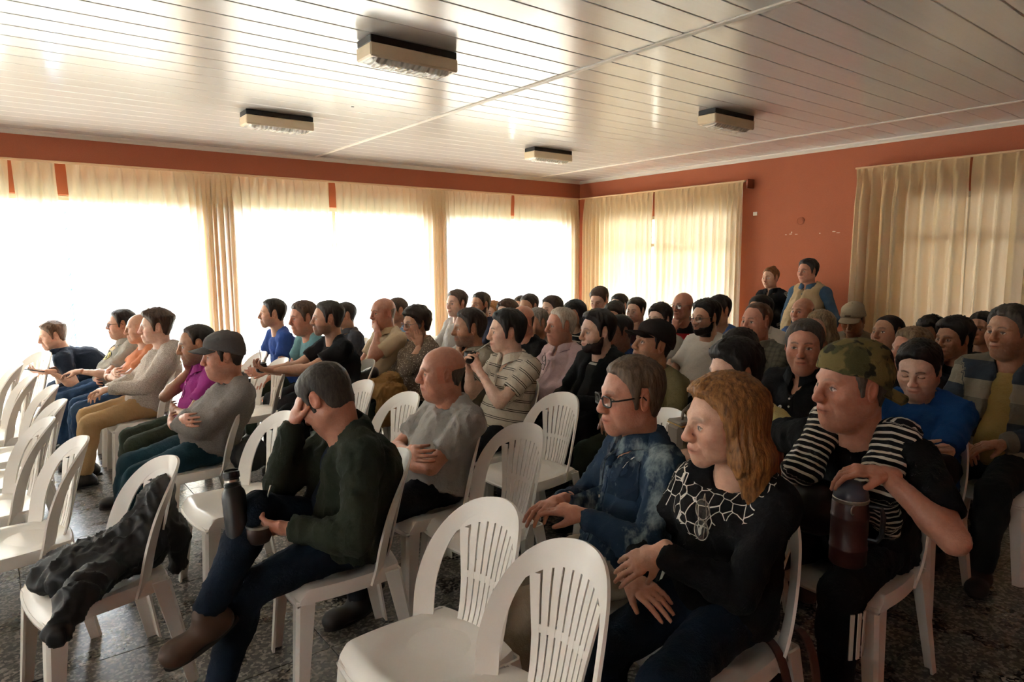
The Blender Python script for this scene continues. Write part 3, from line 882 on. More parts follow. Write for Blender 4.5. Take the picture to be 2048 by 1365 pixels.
def hair_mesh(h, f, neck, res, seed):
    st = h['style']; T = h.get('t', .014); Ts = h.get('ts', T*.6)
    longh = st in ('long', 'bob', 'tied')
    lo = A3(-.19, -.17, -.13 if not longh else h.get('len', -.3)-.05); hi = A3(.16, .17, .19)
    F = Field(lo, hi, res).add(skull_prims(dict(f, neck=f.get('neck', .056)*.92), neck), .06)
    sl = tuple(slice(0, q) for q in F.n); P = F.pts(sl); x, y, z = P[..., 0], P[..., 1], P[..., 2]
    m = hair_mask(P, h)
    th = np.arctan2(y, -x-.0); 
    if st == 'curly':
        n = vnoise(P*70, seed)*.6+vnoise(P*32, seed+1)*.8; n = (n-.7)*1.6
    else:
        rad = np.sqrt(x*x+y*y)
        n = vnoise(np.stack([th*16, z*22+x*14, rad*14], -1), seed)*.5+vnoise(np.stack([th*38, z*26+x*30, rad*26], -1), seed+1)*.5
        n = (n-.5)*2
    tt = Ts+(T-Ts)*sstep(.01, .085, z)+h.get('quiff', 0)*np.exp(-(((x-.07)/.035)**2+((z-.09)/.035)**2))
    tt = tt*(1+h.get('rough', .42)*n)*(h['_edge'] if st == 'short' else 1)
    v = F.v-(-.008+(tt+.008)*m)
    F.v = v.astype(F32)
    if longh:
        ln = h.get('len', -.3); w = h.get('w', 1.)
        Q = [cap((-.045, 0, .04), (-.085, 0, max(ln, -.16)), .075, .05, .03, w=(0, 1, 0), s=1.25*w)]
        for s in (1, -1):
            Q += [cap((-.012, s*.072, .05), (-.03, s*.092*w, -.09), .028, .035, .03, w=(1, 0, 0), s=1.5)]
            if ln < -.14: Q += [cap((-.03, s*.092*w, -.08), (-.055+h.get('fwd', .0), s*.095*w, ln), .036, .024, .03, w=(1, 0, 0), s=1.5), cap((-.08, s*.04, -.1), (-.1, s*.05, ln), .05, .03, .03)]
        if h.get('fringe'): Q += [ell((.072, .0, .072), (.036, .056, .024), .02)]
        G = Field(lo, hi, res).add(Q, .03)
        n2 = vnoise(np.stack([th*20, z*5, np.sqrt(x*x+y*y)*25], -1), seed+4)*.6+vnoise(np.stack([th*55, z*9, np.sqrt(x*x+y*y)*50], -1), seed+5)*.4
        face = sstep(.03, .045, x-.01*(z < -.02))*(z < .06)*(np.abs(y) < .075)
        g = G.v+(.5-n2)*.016+face*.05
        F.v = smin(F.v, g.astype(F32), .012)
    if st == 'tied' or h.get('bun'):
        F.add([ell(h.get('bun', (-.11, 0, .02)), h.get('bunr', (.035, .035, .04)), .015)])
    return F.mesh()
def beard_mesh(f, neck, res, T, seed):
    lo, hi = A3(-.05, -.1, -.16), A3(.14, .1, 0.01)
    F = Field(lo, hi, res).add(skull_prims(f, neck), .03).add(face_prims(f), .02)
    P = F.pts(tuple(slice(0, q) for q in F.n)); x, y, z = P[..., 0], P[..., 1], P[..., 2]
    ln = np.interp(x, [-.01, .01, .04, .07, .1], [-.005, -.02, -.048, -.056, -.056])
    m = sstep(.006, -.012, z-ln+.012*(vnoise(P*90, 5)-.5))*sstep(-.006, .008, x)*sstep(-.15, -.128, z)
    m = m*(1-np.exp(-((y/.026)**4+((z+.066)/.010)**4))*(x > .07))
    mou = .8*np.exp(-((y/.026)**4+((z+.0495)/.005)**4))*(x > .07)
    m = np.clip(np.maximum(m, mou), 0, 1)
    n = (vnoise(P*110, seed)-.5)*2
    F.v = (F.v-(-.006+(T*(1+.5*n)+.006)*m)).astype(F32)
    return F.mesh()
# ------------------------------------------------------------------ people
def rotz(a): return np.array(Matrix.Rotation(a, 3, 'Z'))
def ik(S, W, L1, L2, pole):
    d = W-S; D = np.linalg.norm(d); u = d/(D+1e-9)
    if D > (L1+L2)*.995: D = (L1+L2)*.995; W = S+u*D
    if D < abs(L1-L2)+.04: D = abs(L1-L2)+.04; W = S+u*D
    a = (L1*L1-L2*L2+D*D)/(2*D); h = math.sqrt(max(0, L1*L1-a*a))
    p = np.asarray(pole, float); p = p-u*(p@u); p = unit(p)
    return S+u*a+p*h, W
def hand_prims(W, d, pn, side, curl=.4, s=1., spread=.06, thumb=.5):
    d = unit(d); n = np.asarray(pn, float); n = unit(n-d*(n@d))
    # thumb lies towards +t ; for a left hand (side +1) seen with palm normal n and fingers d
    t = np.cross(d, n)*side
    R = .0002
    P = [cap(W-d*.03*s, W+d*.03*s, .024*s, .022*s, .012, w=t, s=1.15), cap(W+d*.03*s, W+d*.078*s, .0165*s, .0145*s, .014, w=t, s=2.35)]
    L = [(.043, .027, .021), (.047, .031, .023), (.043, .029, .022), (.033, .021, .019)]
    c = curl if isinstance(curl, (list, tuple)) else [curl*.9, curl, curl*1.08, curl*1.15]
    for i in range(4):
        off = (.031-.0205*i)*s
        base = W+d*(.088-.004*abs(i-1)-.004*(i == 3))*s+t*off
        dd = unit(d+t*(spread*(1.4-i)))
        a = 0; p = base-dd*.012*s; P.append(cap(p, base, .0098*s, .0098*s, .008))
        p = base
        for j in range(3):
            a += c[i]*(.75 if j == 0 else 1. if j == 1 else .6)
            v = dd*math.cos(a)+n*math.sin(a)
            q = p+v*L[i][j]*s; r0 = (.0098, .0088, .0079)[j]*s; r1 = (.0088, .0079, .0066)[j]*s
            P.append(cap(p, q, r0, r1, .003)); p = q
    b = W+d*.022*s+t*.022*s+n*.006*s
    v1 = unit(d*.62+t*(.75-.45*thumb)+n*(.15+.55*thumb)); m = b+v1*.043*s
    v2 = unit(v1*.8+d*.5+n*.2*thumb); P += [cap(b-d*.012*s, m, .0145*s, .0115*s, .014), cap(m, m+v2*.034*s, .011*s, .0082*s, .004)]
    return P
LV = [dict(head=.0037, hand=.005, body=.016, cloth=.012, hair=.006), dict(head=.0056, hand=.0076, body=.0235, cloth=.0178, hair=.009), dict(head=.0073, hand=.0098, body=.031, cloth=.023, hair=.011)]
def wrinkle(V, F, amp, seed, sc=(15, 15, 9)):
    """folds: sharp creases warped along the cloth, two sizes"""
    N = vnormals(V, F); P = V*np.array(sc, F32)*1.25
    wv = np.stack([vnoise(P*.55, seed), vnoise(P*.55+7.3, seed+3), vnoise(P*.55+13.1, seed+4)], -1)*2.2
    n1 = (1-np.abs(2*vnoise(P+wv, seed+1)-1))**2; n2 = (1-np.abs(2*vnoise((P+wv)*2.1, seed+2)-1))**2
    return (V+N*((n1-.45)*amp*1.5+(n2-.45)*amp*.7)[:, None]).astype(F32)
def along_attr(V, segs):
    best = np.full(len(V), 1e9); al = np.zeros(len(V)); lim = np.zeros(len(V)); ang = np.zeros(len(V))
    for a, b, r, kind, off, ref in segs:
        ab = b-a; L = np.linalg.norm(ab); u = ab/L; t = (V-a)@u; tc = np.clip(t, 0, L); q = V-(a+tc[:, None]*u); d = np.linalg.norm(q, axis=1)/r
        m = d < best; best[m] = d[m]; al[m] = (t if kind == 0 else t)[m]+off; lim[m] = kind
        ref = unit(ref-u*(ref@u)); rb = np.cross(u, ref)
        ang[m] = (np.arctan2(q@rb, q@ref)/PI)[m]
    return dict(along=al, limb=lim, ang=ang)
def strip_mesh(prof_fn, angs, c, M):
    """collar like band: prof_fn(a)-> list of (r,h); axis system M columns x(front) y(left) z(up)"""
    V = []; n = None
    for a in angs:
        pr = prof_fn(a); n = len(pr)
        for r, h in pr: V.append(c+M@np.array([r*math.cos(a)*1.0, r*math.sin(a)*1.08, h]))
    F = []
    m = len(angs)
    for i in range(m-1):
        for k in range(n):
            k2 = (k+1) % n; F.append((i*n+k, (i+1)*n+k, (i+1)*n+k2, i*n+k2))
    F.append(tuple(range(n))); F.append(tuple((m-1)*n+k for k in range(n))[::-1])
    return np.array(V), F
SKINS = dict(fair=hexc('cfa38a'), mid=hexc('bd8f74'), tan=hexc('a67a5e'), red=hexc('c28a72'), dark=hexc('7d5540'), pale=hexc('d9b29b'))
PEOPLE = {}
_pc = [0]
def person(key, label, px, py, D, psi, pitch=0., roll=0., lv=1, skin='mid', face=None, hair=None, top=None, legs=None, shoe=None, armL='lap', armR='lap',
           off=.06, side=0., body=178, scale=1., fat=0., woman=False, hs=1., beard=None, glasses=None, hat=None, feet=None, knees=None, stand=None, chair_label=None, bulge=.03, group=None, chair_kw=None, dk=None, hipz=.53, extra=None):
    _pc[0] += 1; seed = 17*_pc[0]; R_ = LV[lv]
    f = dict(face or {}); f['woman'] = woman; f.setdefault('jaw', .88 if woman else 1.); f.setdefault('neck', .047 if woman else .056); f.setdefault('fat', fat*.7)
    dk = dk if dk else (1.0 if stand else 1.06 if lv < 2 else 1.0); D *= dk; hs *= dk
    Hw = at(px, py, D); beta = math.radians(body)
    fw = A3(math.cos(beta), math.sin(beta)); lf = A3(-math.sin(beta), math.cos(beta))
    hip = Hw[:2]+fw*off+lf*side
    root = empty('person', (hip[0], hip[1], 0), beta, 'person '+label, 'person', group)
    Rb = rotz(-beta)
    H = Rb@A3(Hw[0]-hip[0], Hw[1]-hip[1], Hw[2])
    Pz = hipz if not stand else stand
    s = float(np.clip((H[2]-Pz)/.70, .82, 1.1))*scale if not stand else scale
    s = max(s, .86)
    hs = hs*(.95 if woman else 1.0)*(.99 if lv < 2 else 1.04)
    Rh = rotz(math.radians(psi)-beta)@np.array(Matrix.Rotation(math.radians(pitch), 3, 'Y'))@np.array(Matrix.Rotation(math.radians(roll), 3, 'X'))
    w = (.86 if woman else 1.)*(1+.1*fat)
    hx = A3(math.cos(math.radians(psi)-beta), math.sin(math.radians(psi)-beta), 0)
    N = H+Rh@A3(-.028, 0, -.07)*hs+A3(-.012, 0, -.104*max(s, .9))
    P0 = A3(0, 0, Pz+.02); C = P0+(N-P0)*.6+A3(-bulge, 0, 0)
    sw = .182*w*max(s, .92)
    sh = {+1: N+A3(-.008, sw, -.06*s), -1: N+A3(-.008, -sw, -.06*s)}
    sA = float(np.clip(s, .96, 1.06))*(.93 if woman else 1.)*dk**.5
    UA, FA = .29*sA, .255*sA
    def toloc(v): return Rb@(np.asarray(v, float)-A3(hip[0], hip[1], 0))
    arm = {}
    for sd, spec in ((1, armL), (-1, armR)):
        S = sh[sd]; pole = A3(-.4, sd*.8, -.6); curl = .45; spread = .05; thumb = .5
        fz = .655*1+(.0 if not stand else .25)
        if isinstance(spec, dict):
            W = np.asarray(spec['W'], float)
            if spec.get('rel') == 'head': W = H+Rh@W
            elif spec.get('rel') == 'world': W = toloc(W)
            pole = spec.get('pole', pole); hd = spec.get('hd'); pn = spec.get('pn', (0, 0, -1)); curl = spec.get('curl', .45); thumb = spec.get('thumb', .5); spread = spec.get('spread', .05)
            if spec.get('rel') == 'head' and hd is not None: hd = Rh@np.asarray(hd, float); pn = Rh@np.asarray(pn, float)
        elif spec == 'lap': W = A3(.25, sd*.085+(.01 if sd > 0 else -.01), fz+.03*(sd > 0)); hd = (.7, -sd*.75, -.12); pn = (-.2, 0, -1)
        elif spec == 'thigh': W = A3(.25, sd*.14, fz+.02); hd = (1, -sd*.2, -.15); pn = (0, 0, -1); curl = .25
        elif spec == 'knee': W = A3(.36, sd*.14, fz); hd = (1, -sd*.1, -.35); pn = (0, 0, -1); curl = .35
        elif spec == 'cross': W = C+A3(.232+.045*fat+.045*(sd > 0), -sd*.055, -.085+.045*(sd < 0)); pole = (.35, sd*1.25, -.75); hd = (-.12, -sd*1, .12); pn = (-1, 0, 0); curl = .4
        elif spec == 'belly': W = C+A3(.205+.07*fat, -sd*.03, -.15+.02*sd); pole = (.3, sd*1, -.6); hd = (.1, -sd*1, .0); pn = (-1, 0, 0)
        elif spec == 'chin': W = H+Rh@A3(.075, sd*.035, -.205); pole = (.5, sd*.5, -1); hd = Rh@A3(.12, -sd*.1, 1); pn = Rh@A3(-1, 0, 0); curl = 1.25
        elif spec == 'cheek': W = H+Rh@A3(.06, sd*.098, -.165); pole = (.5, sd*.5, -1); hd = Rh@A3(.0, -sd*.12, 1); pn = Rh@A3(-.25, -sd, 0); curl = .28
        elif spec == 'mouth': W = H+Rh@A3(.115, sd*.075, -.145); pole = (.5, sd*.6, -1); hd = Rh@A3(.0, -sd*.75, .75); pn = Rh@A3(-1, -sd*.2, 0); curl = .55
        elif spec == 'down': W = S+A3(.06, sd*.05, -.5*s); hd = (.1, 0, -1); pn = (0, -sd, 0); curl = .35
        elif spec == 'back': W = A3(-.05, sd*.16, Pz+.10); hd = (-.3, -sd*.3, -1); pn = (-1, 0, 0); pole = (-.6, sd, -.2)
        E, W = ik(S, W, UA, FA, pole)
        if not isinstance(spec, dict) or hd is None: hd = hd if (not isinstance(spec, dict)) else W-E
        hd = unit(np.asarray(hd, float)*1.0+.25*unit(W-E))
        arm[sd] = dict(S=S, E=E, W=W, hd=hd, pn=pn, curl=curl, thumb=thumb, spread=spread)
    # legs
    leg = {}; LT, LS = .43*max(s, .93), .405*max(s, .93)
    feet = feet or ((.40, .13), (.43, -.12))
    for sd, spec in ((1, feet[0]), (-1, feet[1])):
        hp = A3(.0, sd*.088*w, Pz+.005)
        if isinstance(spec, dict): A = A3(*spec['A']); pole = spec.get('pole', (.6, 0, 1)); fd = A3(*spec.get('fd', (1, sd*.2, 0))); up = A3(*spec.get('up', (0, 0, 1)))
        else: A = A3(spec[0], spec[1], .085); pole = (.7, sd*.12, 1) if not stand else (1, 0, 0); fd = unit(A3(1, sd*.22, 0)); up = A3(0, 0, 1)
        K, A = ik(hp, A, LT, LS, pole)
        leg[sd] = dict(h=hp, K=K, A=A, fd=unit(fd), up=unit(up))
    yv = A3(0, 1, 0); ax = unit(N-P0)
    def torso(inf, k=.05, delt=True):
        q = [cap(P0+A3(0, 0, .0), C, .108+.024*fat+inf, .112+.012*fat+inf, k, w=yv, s=1.18), cap(C, N-ax*.12+A3(-.005, 0, 0), .118+inf, .092+inf, k, w=yv, s=1.2*w)]
        if fat > 0: q.append(ell(P0*.55+C*.45+A3(.035+.04*fat, 0, -.03), A3(.08+.045*fat+inf, .125+.025*fat+inf, .125+inf), .06))
        if woman:
            for sd in (1, -1): q.append(ell(C+A3(.085, sd*.068, .035), A3(.055+inf, .062+inf, .065+inf), .04))
        for sd in (1, -1):
            e_ = .9 if delt else .62
            q += [cap(N+A3(-.025, sd*.03, .012), sh[sd]*e_+N*(1-e_)+A3(-.005, 0, .012), .042+inf*.8, .047*s+inf*.8, .05)]
            if delt: q += [ell(sh[sd]+A3(0, -sd*.012, -.01), A3(.062, .058, .066)*s+inf, .04)]
        return q
    def pelvis(inf): return [ell(A3(-.02, 0, Pz-.005 if not stand else Pz), A3(.125+.02*fat+inf, (.165+.015*fat)*w**.3+inf, .10+inf), .05)]
    def upper(sd, inf, t=1., cut=False, k=.03):
        a = arm[sd]; e = a['S']+(a['E']-a['S'])*t; fl = 1+.25*(t < .95)
        return [cap(a['S'], e, .050*s*w**.5+inf, (.050-.008*t)*s*w**.5+inf*fl, k, cut=(e-a['S']) if cut else None)]
    def fore(sd, inf, cut=False, t=1.):
        a = arm[sd]; e = a['E']+(a['W']-a['E'])*t
        m = a['E']*.72+a['W']*.28
        return [cap(a['E'], m, .0415*s*w**.5+inf, .0425*s*w**.5+inf, .02), cap(m, e, .0425*s*w**.5+inf, .0285*s*w**.5+inf, .025, cut=(e-a['E']) if cut else None)]
    def legp(sd, inf, infc=None, t=1., cut=False):
        l = leg[sd]; infc = inf if infc is None else infc; e = l['K']+(l['A']-l['K'])*t
        m = l['K']*.68+l['A']*.32
        return [cap(l['h'], l['K'], .086*s+.012*fat+inf, .058*s+inf, .045), cap(l['K'], m, .056*s+infc, .057*s+infc, .03), cap(m, e, .057*s+infc, (.057-.018*t)*s+infc, .03, cut=(e-l['K']) if cut else None)]
    sk = SKINS[skin]
    # ---- body: one figure (torso and limbs, head, hands)
    parts = []
    bp = torso(-.008)+pelvis(-.012)+[cap(N-ax*.06, H+Rh@A3(-.035, 0, -.06)*hs, f['neck']*.97, f['neck']*.9, .03)]
    for sd in (1, -1): bp += upper(sd, 0)+fore(sd, 0)+legp(sd, -.012)
    for sd in (1, -1): l = leg[sd]; bp += [cap(l['A']-l['up']*.03, l['A']+l['fd']*.12-l['up']*.055, .03, .022, .03)]
    V, Q = auto_field(bp, R_['body']).mesh(); parts.append((V, Q, np.asarray(sk, F32)))
    hscl = A3(f.get('fx', 1.), f.get('fy', 1.), f.get('fz', 1.))*hs
    neck_l = (Rh.T@(N-A3(-.0, 0, -.0)-ax*.035-H))/hscl
    V, Q = head_mesh(f, neck_l, R_['head'])
    hc = head_colors(V, f, sk)
    def hx_(V): return (V*hscl)@Rh.T+H
    parts.append((hx_(V).astype(F32), Q, hc))
    for sd in (1, -1):
        a = arm[sd]
        V, Q = auto_field(hand_prims(a['W'], a['hd'], a['pn'], sd, a['curl'], .98*(.92 if woman else 1.0), a['spread'], a['thumb']), R_['hand'], .012).mesh()
        parts.append((V, Q, np.asarray(sk, F32)*A3(1.0, .93, .9)))
    V, Q, Cc = join(parts)
    mesh_from('body', V, Q, MATS['skin'], root, cols=Cc)
    # ---- hair, beard
    if hair:
        V, Q = hair_mesh(hair, f, neck_l, R_['hair'], seed)
        if len(V): mesh_from('hair', hx_(V), Q, hair_mat(hair['c'], hexc(hair['c']), hexc(hair['c2']) if hair.get('c2') else None), root)
    if beard:
        V, Q = beard_mesh(f, neck_l, R_['hair']*.85, beard[0], seed+5)
        if len(V): mesh_from('beard', hx_(V), Q, hair_mat(beard[1], hexc(beard[1])), root)
    # ---- clothes
    tp = dict(top or {}); ty = tp.get('type', 'tee'); amp = tp.get('amp', .0075)
    segs = [(P0, N, .15, 0, 0, A3(1, 0, 0))]
    for sd in (1, -1): segs += [(arm[sd]['S'], arm[sd]['E'], .06, 1, tp.get('aoff', 0), A3(0, sd, 0)), (arm[sd]['E'], arm[sd]['W'], .05, 1, UA+tp.get('aoff', 0), A3(0, sd, 0))]
    def garment(name, prims, mat, after=None, amp=amp, sd_=0, res=None, segs_=segs, late=None):
        al_ = prims+(late or [])
        lo = np.min([prim_box(p, 0)[0] for p in al_], 0)-.02; hi = np.max([prim_box(p, 0)[1] for p in al_], 0)+.02
        Fd = Field(lo, hi, res or R_['cloth']).add(prims)
        if after: Fd.add(after)
        if late: Fd.add(late)
        V, Q = Fd.mesh()
        if not len(V): return None
        V = wrinkle(V, Q, amp, seed+sd_)
        return mesh_from(name, V, Q, mat, root, attrs=along_attr(V, segs_))
    nd = unit(H+Rh@A3(-.035, 0, -.06)*hs-N)
    def placket(o, m, L):
        me = o.data; bv = BVHTree.FromPolygons([v.co for v in me.vertices], [p.vertices for p in me.polygons])
        rows = []; dn = -ax
        c0 = N+A3(0, 0, -.045)
        for q in range(12):
            c = c0+dn*(L*q/11); r = []
            for dy in (-.016, 0, .016):
                hit = bv.ray_cast(Vector(c+A3(.6, dy, 0)), Vector((-1, 0, 0)))
                r.append(None if hit[0] is None else np.array(hit[0])+A3(.0035, 0, 0))
            if all(x is not None for x in r): rows.append(r)
        if len(rows) < 4: return
        V = [p for r in rows for p in r]; n = len(V); V += [p-A3(.006, 0, 0) for p in V]; Fq = []
        for i in range(len(rows)-1):
            for j in range(2):
                a = i*3+j; Fq += [(a, a+3, a+4, a+1), (n+a, n+a+1, n+a+4, n+a+3)]
            for a, b in ((i*3, i*3+3), (i*3+5, i*3+2)): Fq.append((a, n+a, n+b, b))
        k = (len(rows)-1)*3; Fq += [(0, 1, n+1, n), (1, 2, n+2, n+1), (k+1, k, n+k, n+k+1), (k+2, k+1, n+k+1, n+k+2)]
        po = mesh_from('placket', np.array(V), Fq, m, root, smooth=False, attrs=dict(along=np.full(len(V), .03)))
        st = 3
        for i in range(1, len(rows), st):
            b = MB(); b.lathe([(.0055, 0), (.0055, .002), (.003, .0028)], 10, tuple(rows[i][1]), axis=(1, 0, .15)); b.build('button', MATS['button'], po)
    def neckhole(r=.066, v=False, deep=.0):
        q = [cap(N+nd*(.012-deep)+A3(.008, 0, 0), N+nd*.25, r, r*1.25, .004, op='-')]
        if v: q.append(ell(N+A3(.075, 0, -.045), A3(.055, .026, .075), .01, op='-'))
        return q
    mat = tp.get('mat')
    long_ = ty in ('long', 'shirt', 'hoodie')
    inf = tp.get('inf', .014)
    def shirt(name, m, long_, inf, collar, v, st=.62, hole=.066, sd_=0, amp=amp):
        q = torso(inf)+[cap(P0+A3(0, 0, -.035 if not stand else -.10), P0*.6+C*.4, .129+.028*fat+inf, .118+.022*fat+inf, .05, w=yv, s=1.34, cuta=(P0-C))]
        for sd in (1, -1):
            if long_: q += upper(sd, inf, 1.)+fore(sd, inf*.9, cut=True, t=tp.get('cuff', .98))
            else: q += upper(sd, inf+.004, st, cut=True)
        if ty == 'hoodie':
            q += [cap(N+A3(-.085, .075, -.0), N+A3(-.085, -.075, -.0), .045, .045, .04)]+[cap(N+A3(-.075, sd*.08, .0), N+A3(.06, sd*.065, -.045), .038, .022, .03) for sd in (1, -1)]
        o = garment(name, q, m, neckhole(hole, v), sd_=sd_, amp=amp)
        if (collar and lv < 2) and name == 'shirt' and ty in ('polo', 'shirt'): placket(o, m, .15 if ty == 'polo' else .40)
        if collar:
            zf = nd; xf = unit(A3(1, 0, 0)-zf*zf[0]); M = np.stack([xf, np.cross(zf, xf), zf], 1)
            g = collar if not isinstance(collar, bool) else .22
            def pf(a):
                d = abs(((a+PI) % (2*PI))-PI); e = math.exp(-(d/.55)**2)
                r = f['neck']*1.17
                return [(r, -.01-.012*e), (r+.004, .03-.02*e), (r+.014, .027-.02*e), (r+.034+.012*e, -.016-.042*e), (r+.029+.012*e, -.019-.042*e), (r+.008, .012-.02*e)]
            V, Fq = strip_mesh(pf, np.linspace(g, 2*PI-g, 22 if lv < 2 else 14), N+nd*.018+A3(.006, 0, 0), M)
            mesh_from('collar', V, Fq, tp.get('cmat', m), root, attrs=dict(along=np.full(len(V), .03)), smooth=False)
        return o
    if ty == 'tee': shirt('shirt', mat, False, inf, False, False, tp.get('st', .62))
    elif ty == 'polo': shirt('shirt', mat, False, inf, True, True, tp.get('st', .62))
    elif ty == 'shirt': shirt('shirt', mat, True, inf, True, True)
    elif ty == 'long': shirt('shirt', mat, True, inf, False, False)
    elif ty == 'hoodie': shirt('hoodie', mat, True, inf+.006, False, False)
    elif ty in ('jacket', 'vest', 'cardigan'):
        shirt('shirt', tp['in'], ty == 'vest', .006, tp.get('incollar', False), False, amp=.003)
        late = []
        q = torso(.028, delt=(ty != 'vest'))+[cap(P0+A3(0, 0, -.045 if not stand else -.08), P0*.6+C*.4, .150+.03*fat, .140+.024*fat, .05, w=yv, s=1.34, cuta=(P0-C))]
        if ty != 'vest':
            for sd in (1, -1): late += upper(sd, .022)+fore(sd, .019, cut=True, t=tp.get('cuff', .98))
        if tp.get('collar') or ty == 'jacket': q += [cap(N+A3(-.05, .03, .03), N+A3(-.05, -.03, .03), .045, .045, .03)]+[cap(N+A3(-.04, sd_*.06, .02), N+A3(.045, sd_*.075, -.05), .026, .022, .03) for sd_ in (1, -1)]
        cw = tp.get('open', .05)
        aft = neckhole(.07)+[cap(N+A3(.13, 0, -.02), C+A3(.19+.06*fat, 0, 0), cw*.8, cw, .01, w=(1, 0, 0), s=2.6, op='-'), cap(C+A3(.19+.06*fat, 0, 0), P0+A3(.22+.08*fat, 0, -.05), cw, cw*1.5, .01, w=(1, 0, 0), s=2.4, op='-')]
        garment('jacket' if ty != 'vest' else 'vest', q, mat, aft, sd_=9, late=late)
    # trousers
    lg = dict(legs or {}); lm = lg.get('mat'); lsegs = [(leg[sd]['h'], leg[sd]['K'], .08, 0, 0, A3(0, sd, 0)) for sd in (1, -1)]+[(leg[sd]['K'], leg[sd]['A'], .06, 1, 0, A3(0, sd, 0)) for sd in (1, -1)]
    q = pelvis(.004)
    for sd in (1, -1): q += legp(sd, .012, lg.get('inf', .014), 1.0, cut=True)
    garment('trousers', q, lm, None, amp=.005, sd_=21, segs_=lsegs, res=R_['cloth']*1.25)
    for sd in (1, -1):
        l = leg[sd]; A, fd, up = l['A'], l['fd'], l['up']; sdv = np.cross(up, fd)
        q = [cap(A-fd*.035-up*.045, A+fd*.13-up*.055, .042, .036, .03, w=sdv, s=1.12), cap(A+up*.0, A-up*.04, .042, .045, .03), ell(A+fd*.12-up*.05, A3(.05, .045, .038), .03)]
        q = [p for p in q]
        Fd = auto_field(q, .009 if lv == 0 else R_['cloth'])
        P = Fd.pts(tuple(slice(0, n) for n in Fd.n)); Fd.v = smax(Fd.v, ((A-up*.084).astype(F32)-P)@(up.astype(F32)), .006).astype(F32)
        V, Q = Fd.mesh(); so = mesh_from('shoe', V, Q, shoe or MATS['shoe_dark'], root)
        V2 = []; nseg = 18
        for zz, e in ((-.086, .0), (-.072, .004)):
            for k in range(nseg):
                a = 2*PI*k/nseg; ca, sa = math.cos(a), math.sin(a)
                V2.append(A+fd*(.045+.128*ca)+sdv*(.044+.006*ca)*sa*(1+e)+up*zz)
        Fs = [tuple(range(nseg))[::-1], tuple(range(nseg, 2*nseg))]+[(k, (k+1) % nseg, nseg+(k+1) % nseg, nseg+k) for k in range(nseg)]
        mesh_from('sole', np.array(V2), Fs, MATS['sole'], so, smooth=False)
    # ---- headwear and glasses
    if hat:
        bk = -1 if hat.get('back') else 1
        Fd = Field(A3(-.14, -.12, -.05), A3(.14, .12, .17), R_['hair']).add(skull_prims(f, neck_l), .06)
        P = Fd.pts(tuple(slice(0, n) for n in Fd.n)); x, y, z = P[..., 0], P[..., 1], P[..., 2]
        line = np.interp(x, [-.1, .0, .1], [-.012, .03, .062]) if bk > 0 else np.interp(x, [-.1, .0, .1], [-.022, .03, .060])
        Fd.v = smax(Fd.v-(.014+.012*sstep(.06, .11, z)), line-z, .006).astype(F32)
        V, Q = Fd.mesh(); V = wrinkle(V, Q, .003, seed)
        co = mesh_from('cap', hx_(V), Q, hat['mat'], root)
        V = []; n1, n2 = 19, 6
        for i in range(n1):
            th = -1.05+2.1*i/(n1-1)
            for j in range(n2):
                e = j/(n2-1); ext = .078*e*math.cos(th*.95)**.55
                X = .098*math.cos(th)+ext; Y = .086*math.sin(th)*(1+.04*e)
                Z = (.060 if bk > 0 else .0)-(.03)*math.sin(th)**2-ext*(.16 if bk > 0 else .55)+.004
                V.append((X*bk, Y, Z))
        nV = len(V); V += [(a, b, c-.004) for a, b, c in V]; Fs = []
        for i in range(n1-1):
            for j in range(n2-1):
                q_ = i*n2+j; Fs += [(q_, q_+n2, q_+n2+1, q_+1), (nV+q_, nV+q_+1, nV+q_+n2+1, nV+q_+n2)]
        rim = [i*n2 for i in range(n1)]+[(n1-1)*n2+j for j in range(1, n2)]+[i*n2+n2-1 for i in range(n1-2, -1, -1)]+[j for j in range(n2-2, 0, -1)]
        Fs += [(rim[k], rim[(k+1) % len(rim)], nV+rim[(k+1) % len(rim)], nV+rim[k]) for k in range(len(rim))]
        mesh_from('brim', hx_(np.array(V)), Fs, hat.get('bmat', hat['mat']), co)
        if hat.get('logo'):
            b = MB(); b.bbox((.0, -.022, .083), (.118, .022, .091), .003); V = np.array(b.v)
            V[:, 0] = np.where(V[:, 0] > .06, .1165, .105); mesh_from('emblem', hx_(V), b.f, hat['logo'], co, smooth=False)
        b = MB(); b.lathe([(.007, 0), (.006, .004), (.002, .006)], 8, (-.012, 0, .142 if bk > 0 else .14)); mesh_from('button', hx_(np.array(b.v)), b.f, hat['mat'], co)
    if glasses:
        b = MB(); gr = glasses.get('r', .0019)
        def ringp(sgn):
            return [(.1085-.006*abs(math.cos(k*2*PI/20))*(1 if sgn*math.cos(k*2*PI/20) > 0 else 0), sgn*.0335+.0245*abs(math.cos(k*2*PI/20))**.5*np.sign(math.cos(k*2*PI/20)), .001+glasses.get('h', .019)*abs(math.sin(k*2*PI/20))**.5*np.sign(math.sin(k*2*PI/20))) for k in range(20)]
        for sg in (1, -1):
            b.tube(ringp(sg), gr, 5, close=True); b.tube([(.103, sg*.058, .006), (.085, sg*.074, .008), (.0, sg*.083, .012), (-.012, sg*.083, .0)], gr*1.1, 5)
        b.tube([(.1085, .010, .004), (.113, 0, .007), (.1085, -.010, .004)], gr, 5)
        go = mesh_from('eyeglasses', hx_(np.array(b.v)), b.f, glasses['mat'], root)
        for sg in (1, -1):
            pts = ringp(sg); b2 = MB(); n = len(pts)
            b2.add([(p[0]+.0006, p[1], p[2]) for p in pts]+[(p[0]-.0006, p[1], p[2]) for p in pts], [tuple(range(n)), tuple(range(2*n-1, n-1, -1))]+[(k, (k+1) % n, n+(k+1) % n, n+k) for k in range(n)])
            mesh_from('lens', hx_(np.array(b2.v)), b2.f, M_GLASS, go, smooth=False)
